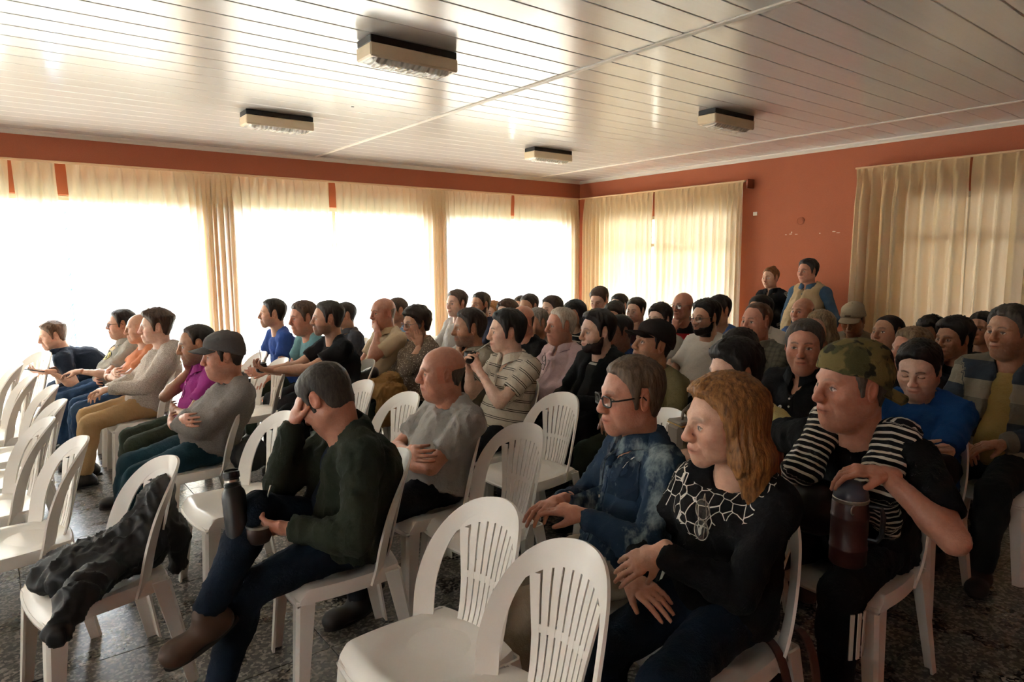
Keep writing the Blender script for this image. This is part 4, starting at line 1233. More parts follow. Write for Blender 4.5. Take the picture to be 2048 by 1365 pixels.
    info = dict(root=root, H=H, N=N, C=C, P0=P0, arm=arm, leg=leg, sh=sh, Rh=Rh, hx=hx_, beta=beta, hip=hip, torso=torso, garment=garment, ax=ax, seed=seed, fat=fat, upper=upper, fore=fore, hscl=hscl, Rb=Rb)
    def tow(v): v = np.asarray(v, float); return rotz(beta)@v+A3(hip[0], hip[1], 0)
    info['tow'] = tow
    PEOPLE[key] = info
    if extra: extra(info)
    if not stand:
        # chair: seat centre a little in front of the hips' back
        c = hip+fw*.045
        kw = chair_kw or {}
        chair(c[0]+kw.get('dx', 0), c[1]+kw.get('dy', 0), beta+kw.get('rot', 0), chair_label or ('white chair under the person '+label))
    return info
# ------------------------------------------------------------------ the audience
MATS['shoe_dark'] = simple('dark_shoe', hexc('241f1c'), .6); MATS['button'] = simple('shirt_button', hexc('b8b0a4'), .4); MATS['sole'] = simple('rubber_sole', hexc('2b2926'), .8)
SH_BR = simple('brown_shoe', hexc('4a3526'), .6); SH_GR = simple('grey_shoe', hexc('8a8580'), .7); SH_W = simple('white_shoe', hexc('cfc8be'), .6)
GM = simple('black_frame', hexc('15110f'), .3); GT = simple('metal_frame', hexc('8d8378'), .3, .8)
def cm(key, h, pat=None, c2='e0ddd6', **kw):
    if 'c3' in kw: kw['c3'] = hexc(kw['c3'])
    return cloth_mat(key, hexc(h), pat, hexc(c2), **kw)
JEAN = dict(mat=cm('jean', '223854', 'denim', '3a5676')); JEAN_D = dict(mat=cm('jean_dark', '121b29', 'denim', '1c2c42')); JEAN_G = dict(mat=cm('jean_green', '1d3640', 'denim', '2b4a55'))
KHAKI = dict(mat=cm('khaki', 'b5946a')); STONE = dict(mat=cm('stone', 'a89a86')); BLACKT = dict(mat=cm('black_trousers', '17161a')); GREYT = dict(mat=cm('grey_trousers', '3a3a3d')); OLIVET = dict(mat=cm('olive_trousers', '333a2e'))
BR, DK, BK, GY, WH, BL = '3a2a1e', '211711', '120e0d', '6e675f', 'cfc8bd', '8a5a32'
def H_(c=DK, t=.018, **k): return dict(dict(style='short', c=c, t=t, ts=t*.5), **k)
BALD = dict(style='fringe', c='5a524a', t=.0035, ts=.0035, upper=.035)
def T(ty, key, h, pat=None, c2='e0ddd6', **kw):
    opt = {k: kw.pop(k) for k in ('st', 'amp', 'inf', 'cuff', 'open', 'collar', 'incollar', 'aoff') if k in kw}
    ins = kw.pop('ins', None)
    d = dict(type=ty, mat=cm(key, h, pat, c2, **kw), **opt)
    if ins: d['in'] = ins
    return d

# --- first row, by the left windows
person('navy_polo', 'leaning forward in a navy polo, phone held low', 105, 672, 5.95, 190, 12, lv=1, skin='fair', hair=H_('6b4a30', .022), top=T('polo', 'navy_polo', '1c2433', 'band', 'c9c4bb', lo=9, hi=10), legs=JEAN_D, off=-.38, side=-.06, dk=1.0,
       armL=dict(rel='world', W=at(100, 744, 5.72), pole=(-.2, .6, -1), hd=(1, -.2, -.15), pn=(0, -.5, 1), curl=.5), armR=dict(rel='world', W=at(110, 738, 5.95), pole=(-.2, -.6, -1), hd=(1, .3, -.2), pn=(0, .3, -1), curl=.4), bulge=.06, face=dict(stubble=.2))
person('grey_polo', 'in a grey polo with a round badge and glasses', 243, 649, 5.85, 174, 0, lv=1, skin='mid', hair=H_(DK, .02), top=T('polo', 'pale_grey_polo', '9a958c', st=.72), legs=JEAN, fat=.45, dk=1.01, glasses=dict(mat=GM), armL='lap', armR='belly', off=.10, face=dict(stubble=.25))
person('coral', 'in a coral shirt half hidden behind the marl hoodie', 281, 657, 5.4, 174, 4, lv=1, skin='mid', hair=dict(BALD, c='5a4a3c'), top=T('tee', 'coral', 'b87452'), dk=1.02, legs=JEAN, fat=.2, armL='cross', armR='cross', off=.08)
person('marl_hoodie', 'young, in a pale marl hoodie and khaki trousers', 312, 655, 4.95, 176, 2, lv=1, skin='pale', hair=H_('4a3424', .034, ts=.010, quiff=.012), top=T('hoodie', 'marl', '9c9189', 'marl', 'c2b7ab'), legs=KHAKI, dk=1.03, armL='lap', armR='lap', off=.10, feet=((.44, .15), (.40, -.13)))
person('purple', 'in a purple shirt resting his face on one hand', 393, 690, 4.2, 176, 8, lv=1, skin='tan', hair=H_(DK, .014, recede=1.1), top=T('polo', 'magenta', '8d2c74'), legs=OLIVET, armR='cheek', armL='belly', off=.02, face=dict(stubble=.6, nose=1.1))
def strap_bag(i): pass
person('grey_cap', 'in a grey cap and grey sweatshirt, arms crossed', 447, 712, 3.72, 174, 4, lv=1, skin='red', hair=H_('3a2c22', .01, ts=.009), hat=dict(mat=cm('grey_cap', '5d5a5a')), top=T('long', 'heather', '77716c', 'marl', '827c77', cuff=.9), legs=JEAN_G, fat=.5, armL='cross', armR='cross', off=.12, feet=((.50, .12), (.46, -.10)), shoe=SH_GR, face=dict(stubble=.15, fat=.5), extra=strap_bag)
person('forehead', 'in dark green fleece hiding his face in one hand', 652, 798, 2.40, 128, 38, 6, lv=0, skin='red', hair=H_('3d362f', .013, ts=.009, line=-.012, c2='231e1a'), top=T('jacket', 'dark_fleece', '2b3026', collar=True, ins=cm('navy_shirt', '1b2436'), open=.045), legs=JEAN_D, shoe=SH_BR, off=-.05, body=172, fat=.35, bulge=.06,
       armR=dict(W=(.165, -.03, 1.0), hd=(-.28, .12, 1), pn=(-1, .1, -.2), curl=.16, pole=(.9, .3, -.5), thumb=.2), armL=dict(W=(.245, .20, .675), hd=(.85, -.65, -.05), pn=(-.3, -.8, .5), curl=.7, pole=(-.5, .9, -.5), thumb=.8),
       feet=((.50, .10), dict(A=(.53, .20, .43), pole=(.2, .0, 1), fd=(.88, .15, -.36), up=(.36, .1, .9))), chair_kw=dict(dx=.02))
# --- second row: bald man, denim man, blond woman
person('bald_grey', 'bald, in a light grey tee with bare arms crossed', 884, 745, 3.05, 160, 2, lv=0, skin='red', hair=dict(style='fringe', c='6a625a', t=.0035, ts=.0035, upper=.022), top=T('tee', 'light_grey_tee', '98948f', st=.72, amp=.008), legs=dict(mat=cm('dark_slacks', '22232a')), fat=.55, armL='cross', armR='cross', off=.06, face=dict(nose=1.15, fat=.7, chin=.9, brow=.55), feet=((.44, .06), (.30, -.14)))
person('denim', 'in a washed denim shirt and dark rimmed glasses', 1262, 793, 2.2, 160, 3, lv=0, skin='red', hair=H_('6b5a48', .016, ts=.012, line=-.004, c2='4a3d31'), top=T('shirt', 'denim_shirt', '27394d', 'denimwash', '8d9c9c', amp=.009), legs=STONE, glasses=dict(mat=GM, r=.0026, h=.016), body=156, off=.04, side=0, armL=dict(rel='world', W=at(1165, 1030, 2.22), hd=(.8, -.55, .05), pn=(-.2, 0, -1), curl=.4), armR=dict(rel='world', W=at(1125, 1000, 2.34), hd=(.8, .3, -.1), pn=(-.2, 0, -1), curl=.4), face=dict(nose=1.1, chin=1.05, fz=1.05, stubble=.1, brow=.5), feet=((.44, .12), (.50, -.10)))
person('blond', 'long blond hair, black jumper with white web embroidery', 1446, 846, 1.83, 152, 4, lv=0, woman=True, skin='fair', hair=dict(style='long', c='9c6c3c', c2='5a3a1e', t=.03, ts=.026, len=-.20, w=1.0, rough=.25, fwd=.01), top=T('long', 'web_jumper', '111013', 'web', 'd8d2c8', ctr=(.03, 0, .98), rad=.25, rin=.085, amp=.006), legs=JEAN_D, shoe=SH_BR, off=-.07, side=-.05, hs=1.04, scale=1.06, armL=dict(rel='world', W=at(1316, 1105, 1.86), hd=(.35, -.35, -.55), pn=(.1, -.6, -.6), curl=.3), armR=dict(rel='world', W=at(1262, 1160, 1.95), hd=(-.15, .9, -.1), pn=(-.4, 0, -1), curl=.3), face=dict(nose=1.0, age=.5, browcol=(.16, .09, .04), brow=.5), feet=((.40, .10), (.42, -.08)))
# --- third row, left part
person('blue_tee', 'in royal blue tee by the window, arms on knees', 545, 628, 5.7, 168, 0, skin='mid', hair=H_(DK, .018), top=T('tee', 'royal', '2f4a8a'), legs=OLIVET, off=-.12, armL='knee', armR='knee', face=dict(stubble=.3))
person('teal_tee', 'in a teal tee leaning on his forearms', 606, 636, 5.2, 184, 6, skin='red', hair=H_('5a4130', .022), top=T('tee', 'teal', '5f8488'), legs=GREYT, fat=.4, off=-.14, armL=dict(W=(.50, .1, .74), hd=(1, -.2, 0), pn=(0, -1, 0)), armR='knee', face=dict(fat=.6))
person('black_tee', 'in a black tee reaching a dark mate gourd forward', 655, 638, 4.75, 168, 0, lv=1, skin='mid', hair=H_('39352f', .018, ts=.011, c2='1c1815'), top=T('tee', 'black_tee', '17161a', st=.62), legs=BLACKT, off=-.10, armL=dict(W=(.53, .02, .82), hd=(1, -.1, .25), pn=(0, -.5, 1), curl=.7, pole=(-.2, .9, -.9)), armR=dict(W=(.52, -.08, .82), hd=(1, .2, .25), pn=(0, .5, 1), curl=.7, pole=(-.2, -.9, -.9)), face=dict(stubble=.7))
person('charcoal_polo', 'in a charcoal polo half hidden behind the black tee', 689, 631, 6.6, 172, 0, skin='tan', hair=H_(DK, .012), top=T('polo', 'charcoal', '3b3a3f'), legs=GREYT, off=.02, lv=2)
person('bald_cream', 'bald, in cream polo, a hand over his face', 766, 626, 5.3, 186, 4, lv=1, skin='red', hair=dict(BALD, c='8a7a6a'), top=T('polo', 'cream_polo', 'cdb99a', st=.7), legs=JEAN, fat=.6, off=.08, armL='mouth', armR='belly', face=dict(fat=.6))
person('blue_behind', 'in dusty blue behind the bald cream polo', 793, 622, 6.5, 178, 0, lv=2, skin='tan', hair=H_('4a3a2c', .01), top=T('tee', 'dusty_blue', '566a80'), legs=JEAN)
person('curly', 'with curly dark hair, floral blouse, hand on cheek', 832, 646, 5.05, 184, 8, lv=1, woman=True, skin='mid', hair=dict(style='curly', c='2a1a12', t=.034, ts=.03, rough=.3, line=-.012), top=T('long', 'floral', '6e5f52', 'floral', 'c9bca8', cuff=.55), legs=dict(mat=cm('dark_green', '2c322a')), fat=.5, off=.08, armL='cheek', armR='belly', glasses=dict(mat=GT))
person('stripe_polo', 'in a striped polo sipping mate through a metal straw', 1013, 664, 3.95, 158, 2, lv=1, skin='pale', hair=H_('17110d', .026, ts=.017, line=-.006), top=T('polo', 'stripe_polo', 'c9bfae', 'doubleline', '3a3430', period=.062, aoff=.02), legs=dict(mat=cm('ink', '16171d')), off=.05, armL=dict(rel='head', W=(.20, .04, -.22), hd=(.35, -.35, .85), pn=(-.5, -.85, .1), curl=.75, pole=(.2, .5, -1), thumb=.8), armR=dict(rel='head', W=(.24, -.06, -.215), hd=(.2, .5, .85), pn=(-.5, .85, .1), curl=.75, pole=(.2, -.5, -1)), face=dict(nose=1.05, jaw=.95))
person('khaki_jacket', 'in putty zip jacket with wide collar, dark stubble', 938, 657, 4.4, 164, 2, lv=1, skin='tan', hair=H_('2e2018', .022, ts=.014), top=T('shirt', 'putty', '857b6c'), legs=BLACKT, fat=.3, off=.08, armL='cross', armR='chin', face=dict(stubble=.75, nose=1.1))
person('bald_black', 'bald, in black behind the striped polo', 1044, 643, 5.05, 186, 8, lv=1, skin='red', hair=dict(BALD, c='5a5048'), top=T('tee', 'plain_black', '151416'), legs=BLACKT, fat=.4, off=.04)
person('grey_head', 'grey haired, taupe tee, left of the pink shirt', 1073, 646, 5.55, 182, 6, lv=1, skin='mid', hair=H_('8f887e', .014, c2='5a544c'), top=T('tee', 'taupe', '7d7264'), legs=GREYT, off=.02, face=dict(stubble=.3))
person('pink_shirt', 'white haired, pale pink shirt with glasses at the chest', 1121, 652, 4.65, 168, 0, lv=1, skin='red', hair=H_('cbbfae', .017, ts=.012, c2='9a8d7e', recede=.3), top=T('shirt', 'pink_shirt', 'c9aeb0'), legs=BLACKT, fat=.45, off=.12, armL='belly', armR='lap', face=dict(nose=1.1, browcol=(.5, .42, .34), brow=.5))
person('black_jacket', 'bearded, in an open black jacket over a graphite tee', 1194, 664, 4, 166, 2, lv=1, skin='pale', hair=H_('1f1611', .026, ts=.014, quiff=.008), beard=(.0035, '33221a'), top=T('jacket', 'black_jacket', '111215', collar=True, ins=cm('graphite_tee', '2a2b2d', 'band', 'c9c6c0', lo=.335, hi=.35, torso=True), open=.055), legs=BLACKT, fat=.3, off=.03, dk=1.13, armL='lap', armR='lap', face=dict(stubble=.4))
person('khaki_cap', 'in a dark cap and khaki sweatshirt looking up', 1306, 690, 3.55, 160, -12, lv=1, skin='tan', hair=H_('2a211b', .009), hat=dict(mat=cm('dark_cap', '241d1a'), bmat=cm('dark_cap', '241d1a')), top=T('long', 'khaki_top', '6b6142'), legs=OLIVET, fat=.4, off=.04, dk=1.14, armL='lap', armR='lap', face=dict(stubble=.35, fat=.5))
# --- back rows, left to right
person('grey_hoodie', 'young, in a pale grey hoodie beside the window', 913, 608, 6.5, 192, 0, lv=2, skin='pale', hair=H_('5b4634', .022, ts=.010), top=T('hoodie', 'ash', 'b9b5b0'), legs=BLACKT, off=.06)
person('navy_beard', 'with a short beard and navy sweatshirt', 961, 610, 7, 188, 2, lv=2, skin='tan', hair=H_('3b2c20', .018), beard=(.007, '3a281c'), top=T('long', 'navy_sweat', '24283c'), legs=GREYT, fat=.3)
person('ginger', 'with ginger blond hair, mostly hidden', 986, 626, 7.4, 190, 4, lv=2, woman=True, skin='pale', hair=dict(style='bob', c='b07a44', c2='7a4f28', t=.024, ts=.022, len=-.13), top=T('long', 'sand', 'b09a7c'), legs=JEAN)
person('brown_hair_girl', 'long brown hair, striped top, behind the putty jacket', 1014, 627, 6.25, 192, 6, lv=2, woman=True, skin='pale', hair=dict(style='long', c='4a3222', c2='2a1a10', t=.026, ts=.022, len=-.26), top=T('long', 'grey_stripe_top', '8a8278', 'stripe', '4a443e', period=.035), legs=JEAN_D)
person('dark_head', 'with short dark hair behind the grey haired head', 1058, 614, 6.9, 190, 8, lv=2, skin='mid', hair=H_('3a2e26', .016), top=T('tee', 'mauve', '6a5a60'), legs=GREYT)
person('hidden_brown', 'only a sliver of brown hair and cheek showing', 1042, 614, 7.8, 190, 4, lv=2, woman=True, skin='pale', hair=dict(style='bob', c='4a3626', t=.02, ts=.02, len=-.14), top=T('long', 'sand2', '9a8a72'), legs=JEAN)
person('red_top_girl', 'with long straight hair and a red top', 1103, 619, 6.4, 180, 4, lv=2, woman=True, skin='pale', hair=dict(style='long', c='3a2418', t=.022, ts=.018, len=-.26), top=T('long', 'brick_red', '8c2f2f'), legs=JEAN_D)
person('zebra_girl', 'with long black hair and a zebra top', 1149, 629, 6.1, 188, 8, lv=2, woman=True, skin='mid', hair=dict(style='long', c='1a1212', t=.024, ts=.02, len=-.3, fringe=True), top=T('long', 'zebra', '141216', 'stripe', 'bdb4aa', period=.05, width=.22), legs=JEAN_D)
person('white_vest', 'in a white top looking down by the corner curtain', 1199, 601, 7, 196, 22, lv=2, skin='fair', hair=H_('4a3526', .024, ts=.012), top=T('tee', 'white_tee2', 'cfcac2'), legs=GREYT)
person('corner_head', 'with dark hair, seen only from the brows up', 1238, 612, 7.6, 186, 4, lv=2, skin='fair', hair=H_('241a13', .02), top=T('tee', 'grey3', '7a746c'), legs=GREYT)
person('dark_back', 'with tousled dark hair and burgundy top, head bowed', 1229, 632, 6.5, 196, 20, lv=2, skin='mid', hair=H_('211712', .024, ts=.018, rough=.5), top=T('tee', 'burgundy', '3a1c22'), legs=BLACKT)
person('blue_hood', 'dark skinned, deep blue hoodie, behind the black jacket', 1238, 664, 4.9, 166, 4, lv=1, skin='dark', hair=H_('161010', .012), top=T('hoodie', 'deep_blue', '233766'), legs=BLACKT)
person('red_tee', 'in a dark red tee with chin on his fist', 1272, 622, 7, 190, 6, lv=2, skin='pale', hair=H_('2b1d14', .022), top=T('tee', 'dark_red', '7c2126'), legs=GREYT, off=-.06, armL='chin', armR='lap')
person('short_hair_glasses', 'with short hair, glasses and pale grey tee', 1319, 638, 5.6, 182, 4, lv=2, woman=True, skin='pale', hair=dict(style='short', c='241a14', t=.026, ts=.022, line=-.012), glasses=dict(mat=GT), top=T('tee', 'pale_grey2', 'a9a49c'), legs=JEAN_D, fat=.4)
person('red_black', 'bald with glasses, red and black jersey, fist at chin', 1365, 612, 6.2, 182, 2, lv=2, skin='red', hair=dict(BALD, c='7a6a5c'), glasses=dict(mat=GT), top=T('tee', 'red_jersey', '9c2026', 'blocks', '1a1416', c3='1a1416', period=.22), legs=BLACKT, fat=.3, off=-.04, armL='lap', armR='chin')
person('white_tee', 'bearded with glasses in a plain white tee', 1411, 636, 4.8, 172, 3, lv=1, skin='mid', hair=H_('17110e', .028, ts=.014), beard=(.0045, '17110e'), glasses=dict(mat=GT), top=T('tee', 'white_tee', 'cfc8be', st=.75), legs=BLACKT, off=.10, armL='lap', armR='lap', face=dict(stubble=.5))
person('blue_shirt', 'in a mid blue shirt right behind the white tee', 1437, 622, 5.75, 176, 0, lv=2, skin='mid', hair=H_('1e1611', .02), top=T('tee', 'mid_blue', '3a5c94'), legs=GREYT)
person('plaid', 'ginger, in a grey green plaid shirt', 1513, 644, 4.35, 172, 0, lv=1, skin='red', hair=H_('5c3b25', .012, recede=1.2), top=T('shirt', 'plaid', '6d6a5c', 'plaid', '4a4a44'), legs=JEAN_D, fat=.4, off=.10, face=dict(fat=.5))
person('pale_collar', 'dark hair, pale shirt, behind the plaid shirt', 1520, 624, 5.4, 176, 0, lv=2, skin='mid', hair=H_('231811', .018), top=T('polo', 'offwhite', 'c4b8a8'), legs=GREYT)
person('bald_blue', 'balding, in a blue tee below the standing vest', 1605, 624, 6, 172, 0, lv=2, skin='red', hair=dict(BALD, c='6a5c50'), top=T('tee', 'blue3', '3b5685'), legs=GREYT, side=.0)
person('ash_blond', 'ash blond hair, white shirt, behind the black polo', 1640, 655, 4.95, 172, 4, lv=1, woman=True, skin='mid', hair=dict(style='bob', c='9a8668', c2='5c4c38', t=.026, ts=.024, len=-.16), top=T('long', 'white_shirt', 'bdb6ac'), legs=JEAN_D, fat=.4, scale=1.08)
person('black_polo', 'in a black polo turning to face the camera', 1609, 692, 3.18, 200, 4, lv=0, skin='red', hair=H_('4f463d', .015, ts=.011, c2='2b2521'), top=T('polo', 'black_polo', '141417', st=.66), legs=BLACKT, fat=.45, off=.05, armL='cross', armR='cross', face=dict(stubble=.25, gaze=-.3, fat=.4))
person('long_dark_hair', 'smooth dark hair, tan cardigan, face half hidden', 1476, 702, 3.75, 160, 6, lv=1, woman=True, skin='mid', hair=dict(style='bob', c='1c1210', t=.024, ts=.022, len=-.17), top=T('long', 'tan_cardigan', 'b39a74'), legs=BLACKT, fat=.2, off=.1)
person('yellow_tee', 'short dark haired, in a pale yellow tee, arms crossed', 1468, 744, 2.78, 160, 10, lv=1, skin='fair', hair=dict(style='short', c='1d1411', t=.032, ts=.026, line=-.010), top=T('tee', 'yellow_tee', 'c9b879', st=.66), legs=JEAN_D, fat=.3, off=.04, armL='cross', armR='cross')
# --- right hand block
def sweater(i):
    l = i['leg'][1]; u = unit(l['A']-l['K']); out = unit(A3(.25, 1, 0)-u*(A3(.25, 1, 0)@u)); sd = np.cross(u, out)
    for k in (-1, 0, 1):
        th = k*.34; d = out*math.cos(th)+sd*math.sin(th); w_ = sd*math.cos(th)-out*math.sin(th); V = []
        for q in range(9):
            c = l['K']+u*(.02+.021*q)+d*.079
            for a, e in ((-.007, 0), (.007, 0), (.007, .004), (-.007, .004)): V.append(c+w_*a+d*e)
        Fq = [(q*4+r, q*4+(r+1) % 4, q*4+4+(r+1) % 4, q*4+4+r) for q in range(8) for r in range(4)]+[(3, 2, 1, 0), (32, 33, 34, 35)]
        mesh_from('side_stripe', np.array(V), Fq, simple('stripe_white', hexc('d8d2c6'), .8), i['root'], smooth=False)
    N, sh, C, P0 = i['N'], i['sh'], i['C'], i['P0']; q = []
    y = A3(0, 1, 0); segs = []
    for sd in (1, -1):
        a = N+A3(-.10, sd*.03, -.035); b = N+A3(-.02, sd*.115, .035); c = N+A3(.14, sd*.13, -.13); d = C+A3(.20 if sd > 0 else .225, sd*(.155), -.07); e = P0+A3(.19 if sd > 0 else .27, sd*(.20 if sd > 0 else .16), .10)
        q += [cap(a, b, .045, .04, .03, w=y, s=1.5), cap(b, c, .036, .036, .03, w=y, s=1.9), cap(c, d, .034, .030, .03, w=y, s=2.0), cap(d, e, .028, .020, .03, w=y, s=1.7)]
        o = 0
        for u, v in ((a, b), (b, c), (c, d), (d, e)): segs.append((u, v, .05, 1, o, A3(0, 1, 0))); o += np.linalg.norm(v-u)
    i['garment']('sweater', q, cm('breton', '17171c', 'stripe', 'c9c3b6', period=.024, width=.36), None, amp=.006, sd_=33, res=.008, segs_=segs)
    cuff = MB()
    e = P0+A3(.27, -.16, .10); d = C+A3(.225, -.135, -.07); u = unit(e-d)
    V, Q = auto_field([cap(e-u*.01, e+u*.075+A3(0, .0, -.01), .028, .014, .01, w=y, s=1.5)], .006).mesh()
    mesh_from('cuff', V, Q, cm('cuff', 'c2b8a4'), i['root'], attrs=dict(along=np.zeros(len(V))))
person('camo_cap', 'in backward camouflage cap, striped jumper over the shoulders', 1703, 772, 2.08, 152, 2, lv=0, skin='red', hair=H_('6a5f54', .006, ts=.006), hat=dict(mat=cm('camo', '4d4a2e', 'camo', '6b5f3a', c3='2c2a1e'), back=True), top=T('tee', 'black_tee2', '111114', st=.7), legs=dict(mat=cm('track_pants', '121217')), shoe=MATS['shoe_dark'], fat=.75, off=-.27, side=-.08, dk=1.10, bulge=.05, scale=1.05, hs=1.06,
       armL=dict(rel='world', W=at(1768, 948, 2.06), hd=(.75, -.65, -.05), pn=(-.15, 0, -1), curl=.62, pole=(-.1, 1, -.9), thumb=.7), armR=dict(W=(.15, -.24, .66), hd=(1, .1, -.4), pn=(0, 0, -1), curl=.3), extra=sweater, face=dict(nose=1.12, age=1.1, fat=.6, chin=1.05, brow=.45, browcol=(.25, .18, .13)), feet=((.37, .13), (.40, -.20)))
person('blue_down', 'in a cobalt blue tee looking down, arms crossed', 1838, 738, 3.0, 186, 20, lv=0, skin='pale', hair=H_('17100d', .02, ts=.013), top=T('tee', 'cobalt', '1d4c86', st=.72), legs=BLACKT, shoe=SH_BR, fat=.5, off=.03, armL='cross', armR='cross', face=dict(closed=True, fat=.5, browcol=(.02, .014, .01), brow=.95, stubble=.2), feet=(dict(A=(.34, -.10, .60), pole=(.5, 1, .5), fd=(.35, -.75, -.35), up=(.5, .1, .8)), (.42, -.16)))
person('beige_cap', 'in a beige cap and striped tee looking down', 1706, 640, 5.3, 188, 22, lv=1, skin='tan', hair=H_('3a2d24', .008), hat=dict(mat=cm('beige_cap', 'a3937a'), logo=simple('cap_logo', hexc('5b4b3c'), .8)), top=T('tee', 'grey_striped', '8d8577', 'band', '2a2420', lo=.20, hi=.215, torso=True), legs=GREYT, fat=.3, face=dict(closed=True))
person('green_jacket', 'cropped dark hair, olive jacket, head tipped back', 1776, 668, 4.35, 162, -8, 6, lv=1, skin='tan', hair=H_('1a1310', .008), top=T('jacket', 'olive_jacket', '33352a', ins=cm('grey_tee4', '4a463e'), open=.035), legs=BLACKT, off=.14)
person('older_grey', 'older, fair haired, dark jacket, behind the cobalt tee', 1822, 700, 3.8, 150, 2, lv=1, skin='red', hair=H_('8a7357', .02, ts=.014, c2='5d4b38'), top=T('jacket', 'ink_jacket', '1c1b20', ins=cm('pale_shirt', 'a39a94'), incollar=True, collar=True, open=.045), legs=BLACKT, off=.06)
person('black_hair_woman', 'with a black bob hiding half her face', 1860, 664, 5.25, 164, 6, lv=1, woman=True, skin='tan', hair=dict(style='bob', c='120d0c', t=.03, ts=.028, len=-.16, fringe=True), top=T('long', 'black_knit', '1b1719'), legs=BLACKT)
person('black_sweat', 'young, in a black sweatshirt, hand over his mouth', 1907, 678, 4.1, 160, 4, lv=1, skin='tan', hair=H_('120d0b', .03, ts=.018, line=-.01), top=T('long', 'black_sweat', '141416'), legs=BLACKT, off=.06, armR='mouth', armL='cross')
person('dark_plait', 'with dark hair tied back and a dark green top', 1963, 658, 4.75, 172, 2, lv=1, woman=True, skin='mid', hair=dict(style='tied', c='17100d', t=.018, ts=.014, len=-.12, bun=(-.1, .0, -.05)), top=T('long', 'bottle', '2a2b20'), legs=BLACKT)
person('cardigan', 'in blue and cream striped cardigan over yellow tee', 2018, 664, 3.25, 160, 2, lv=0, skin='tan', hair=H_('4a433b', .022, ts=.012, c2='231d19'), top=T('cardigan', 'block_cardigan', '38404a', 'blocks', '8a8474', c3='6e695c', period=.30, ins=cm('mustard_tee', 'a08a55'), open=.065), legs=dict(mat=cm('dark_jean2', '23282a')), fat=.5, off=.02, armL='lap', armR='lap', face=dict(nose=1.15, stubble=.3), feet=((.42, .10), (.36, -.14)))
# --- the standing pair
person('stander_black', 'standing at the red wall in a black track jacket', 1541, 556, 7.45, 176, 4, lv=1, woman=True, skin='fair', hair=dict(style='short', c='8a5a34', c2='4a2e18', t=.014, ts=.01, bun=(-.06, 0, .118), bunr=(.03, .03, .022)), top=T('shirt', 'track_jacket', '131316', 'sidestripes', 'cfc9c0', freq=11, a0=.02, aw=.12), legs=BLACKT, stand=.80, scale=.93, off=.09, armL='back', armR='back', feet=((.20, .10), (.18, -.10)), body=172)
person('stander_vest', 'standing at the red wall, beige vest over denim', 1615, 543, 6.95, 168, 2, lv=1, skin='red', hair=H_('1f1511', .024, ts=.016), top=T('vest', 'beige_vest', 'b09a78', ins=cm('denim_shirt2', '3c556e', 'denim', '5c7389'), incollar=True, open=.03), legs=JEAN_D, stand=.86, scale=.97, off=.09, fat=.3, armL='down', armR='down', feet=((.20, .12), (.18, -.11)), body=174)
# ------------------------------------------------------------------ empty chairs (top of the back at bx, by)
def echair(bx, by, label, rot=0):
    a = PI+math.radians(rot); bx += .055; by -= .047
    return chair(bx+.305*math.cos(a), by+.305*math.sin(a), a, label, 'empty white stacking chairs')
CH1 = echair(1.18, 1.30, 'empty white chair nearest the camera, cut by the bottom edge', 2)
CH2 = echair(1.21, 1.70, 'empty white chair second from the camera, its whole seat bare', 3)
CH3 = echair(1.93, 2.42, 'empty white chair just behind the washed denim shirt, beside the bald man', 2)
echair(2.57, 2.86, 'empty white chair in front of the black jacket, slats fully in view', 2)
echair(2.70, 2.20, 'empty white chair peeping out behind the denim man\'s neck', 0)
CH6 = echair(1.13, 3.42, 'empty white chair between the grey cap man and the green fleece', 3)
CH7 = echair(.48, 2.92, 'empty white chair with a black jacket thrown over it', 8)
echair(.24, 3.51, 'empty white chair left of the chair with the black jacket', 4)
echair(.15, 4.06, 'empty white chair in the front row, third from the black jacket', 3)
echair(.24, 4.56, 'empty white chair in the front row, fourth from the black jacket', 2)
echair(.24, 5.14, 'empty white chair in the front row, level with the khaki trousers', 2)
echair(.16, 5.76, 'empty white chair in the front row, by the leaning man\'s phone', 2)
echair(.10, 6.45, 'empty white chair in the front row, near the window', 2)
echair(.30, 7.22, 'empty white chair set right against the window curtain', 30)
for k, (y, d) in enumerate([(4.1, 'lowest'), (4.7, 'second lowest'), (5.3, 'middle'), (5.9, 'second highest'), (6.5, 'highest')]):
    echair(-.58, y, f'white chair cut by the left photo edge, {d} of the row there', 3)
echair(1.80, 5.38, 'empty white chair in front of the outstretched arms, nearer of two', 2)
echair(1.79, 5.88, 'empty white chair in front of the outstretched arms, further of two', 2)
echair(1.86, 4.0, 'empty white chair peeping out right of the green fleece man\'s head', 2)
echair(1.88, 3.46, 'empty white chair just left of the bald man in grey', 2)
echair(1.20, 5.05, 'empty white chair between the purple shirt and the marl hoodie', 2)
echair(3.55, 5.9, 'empty white chair in front of the pale grey hoodie', 0)

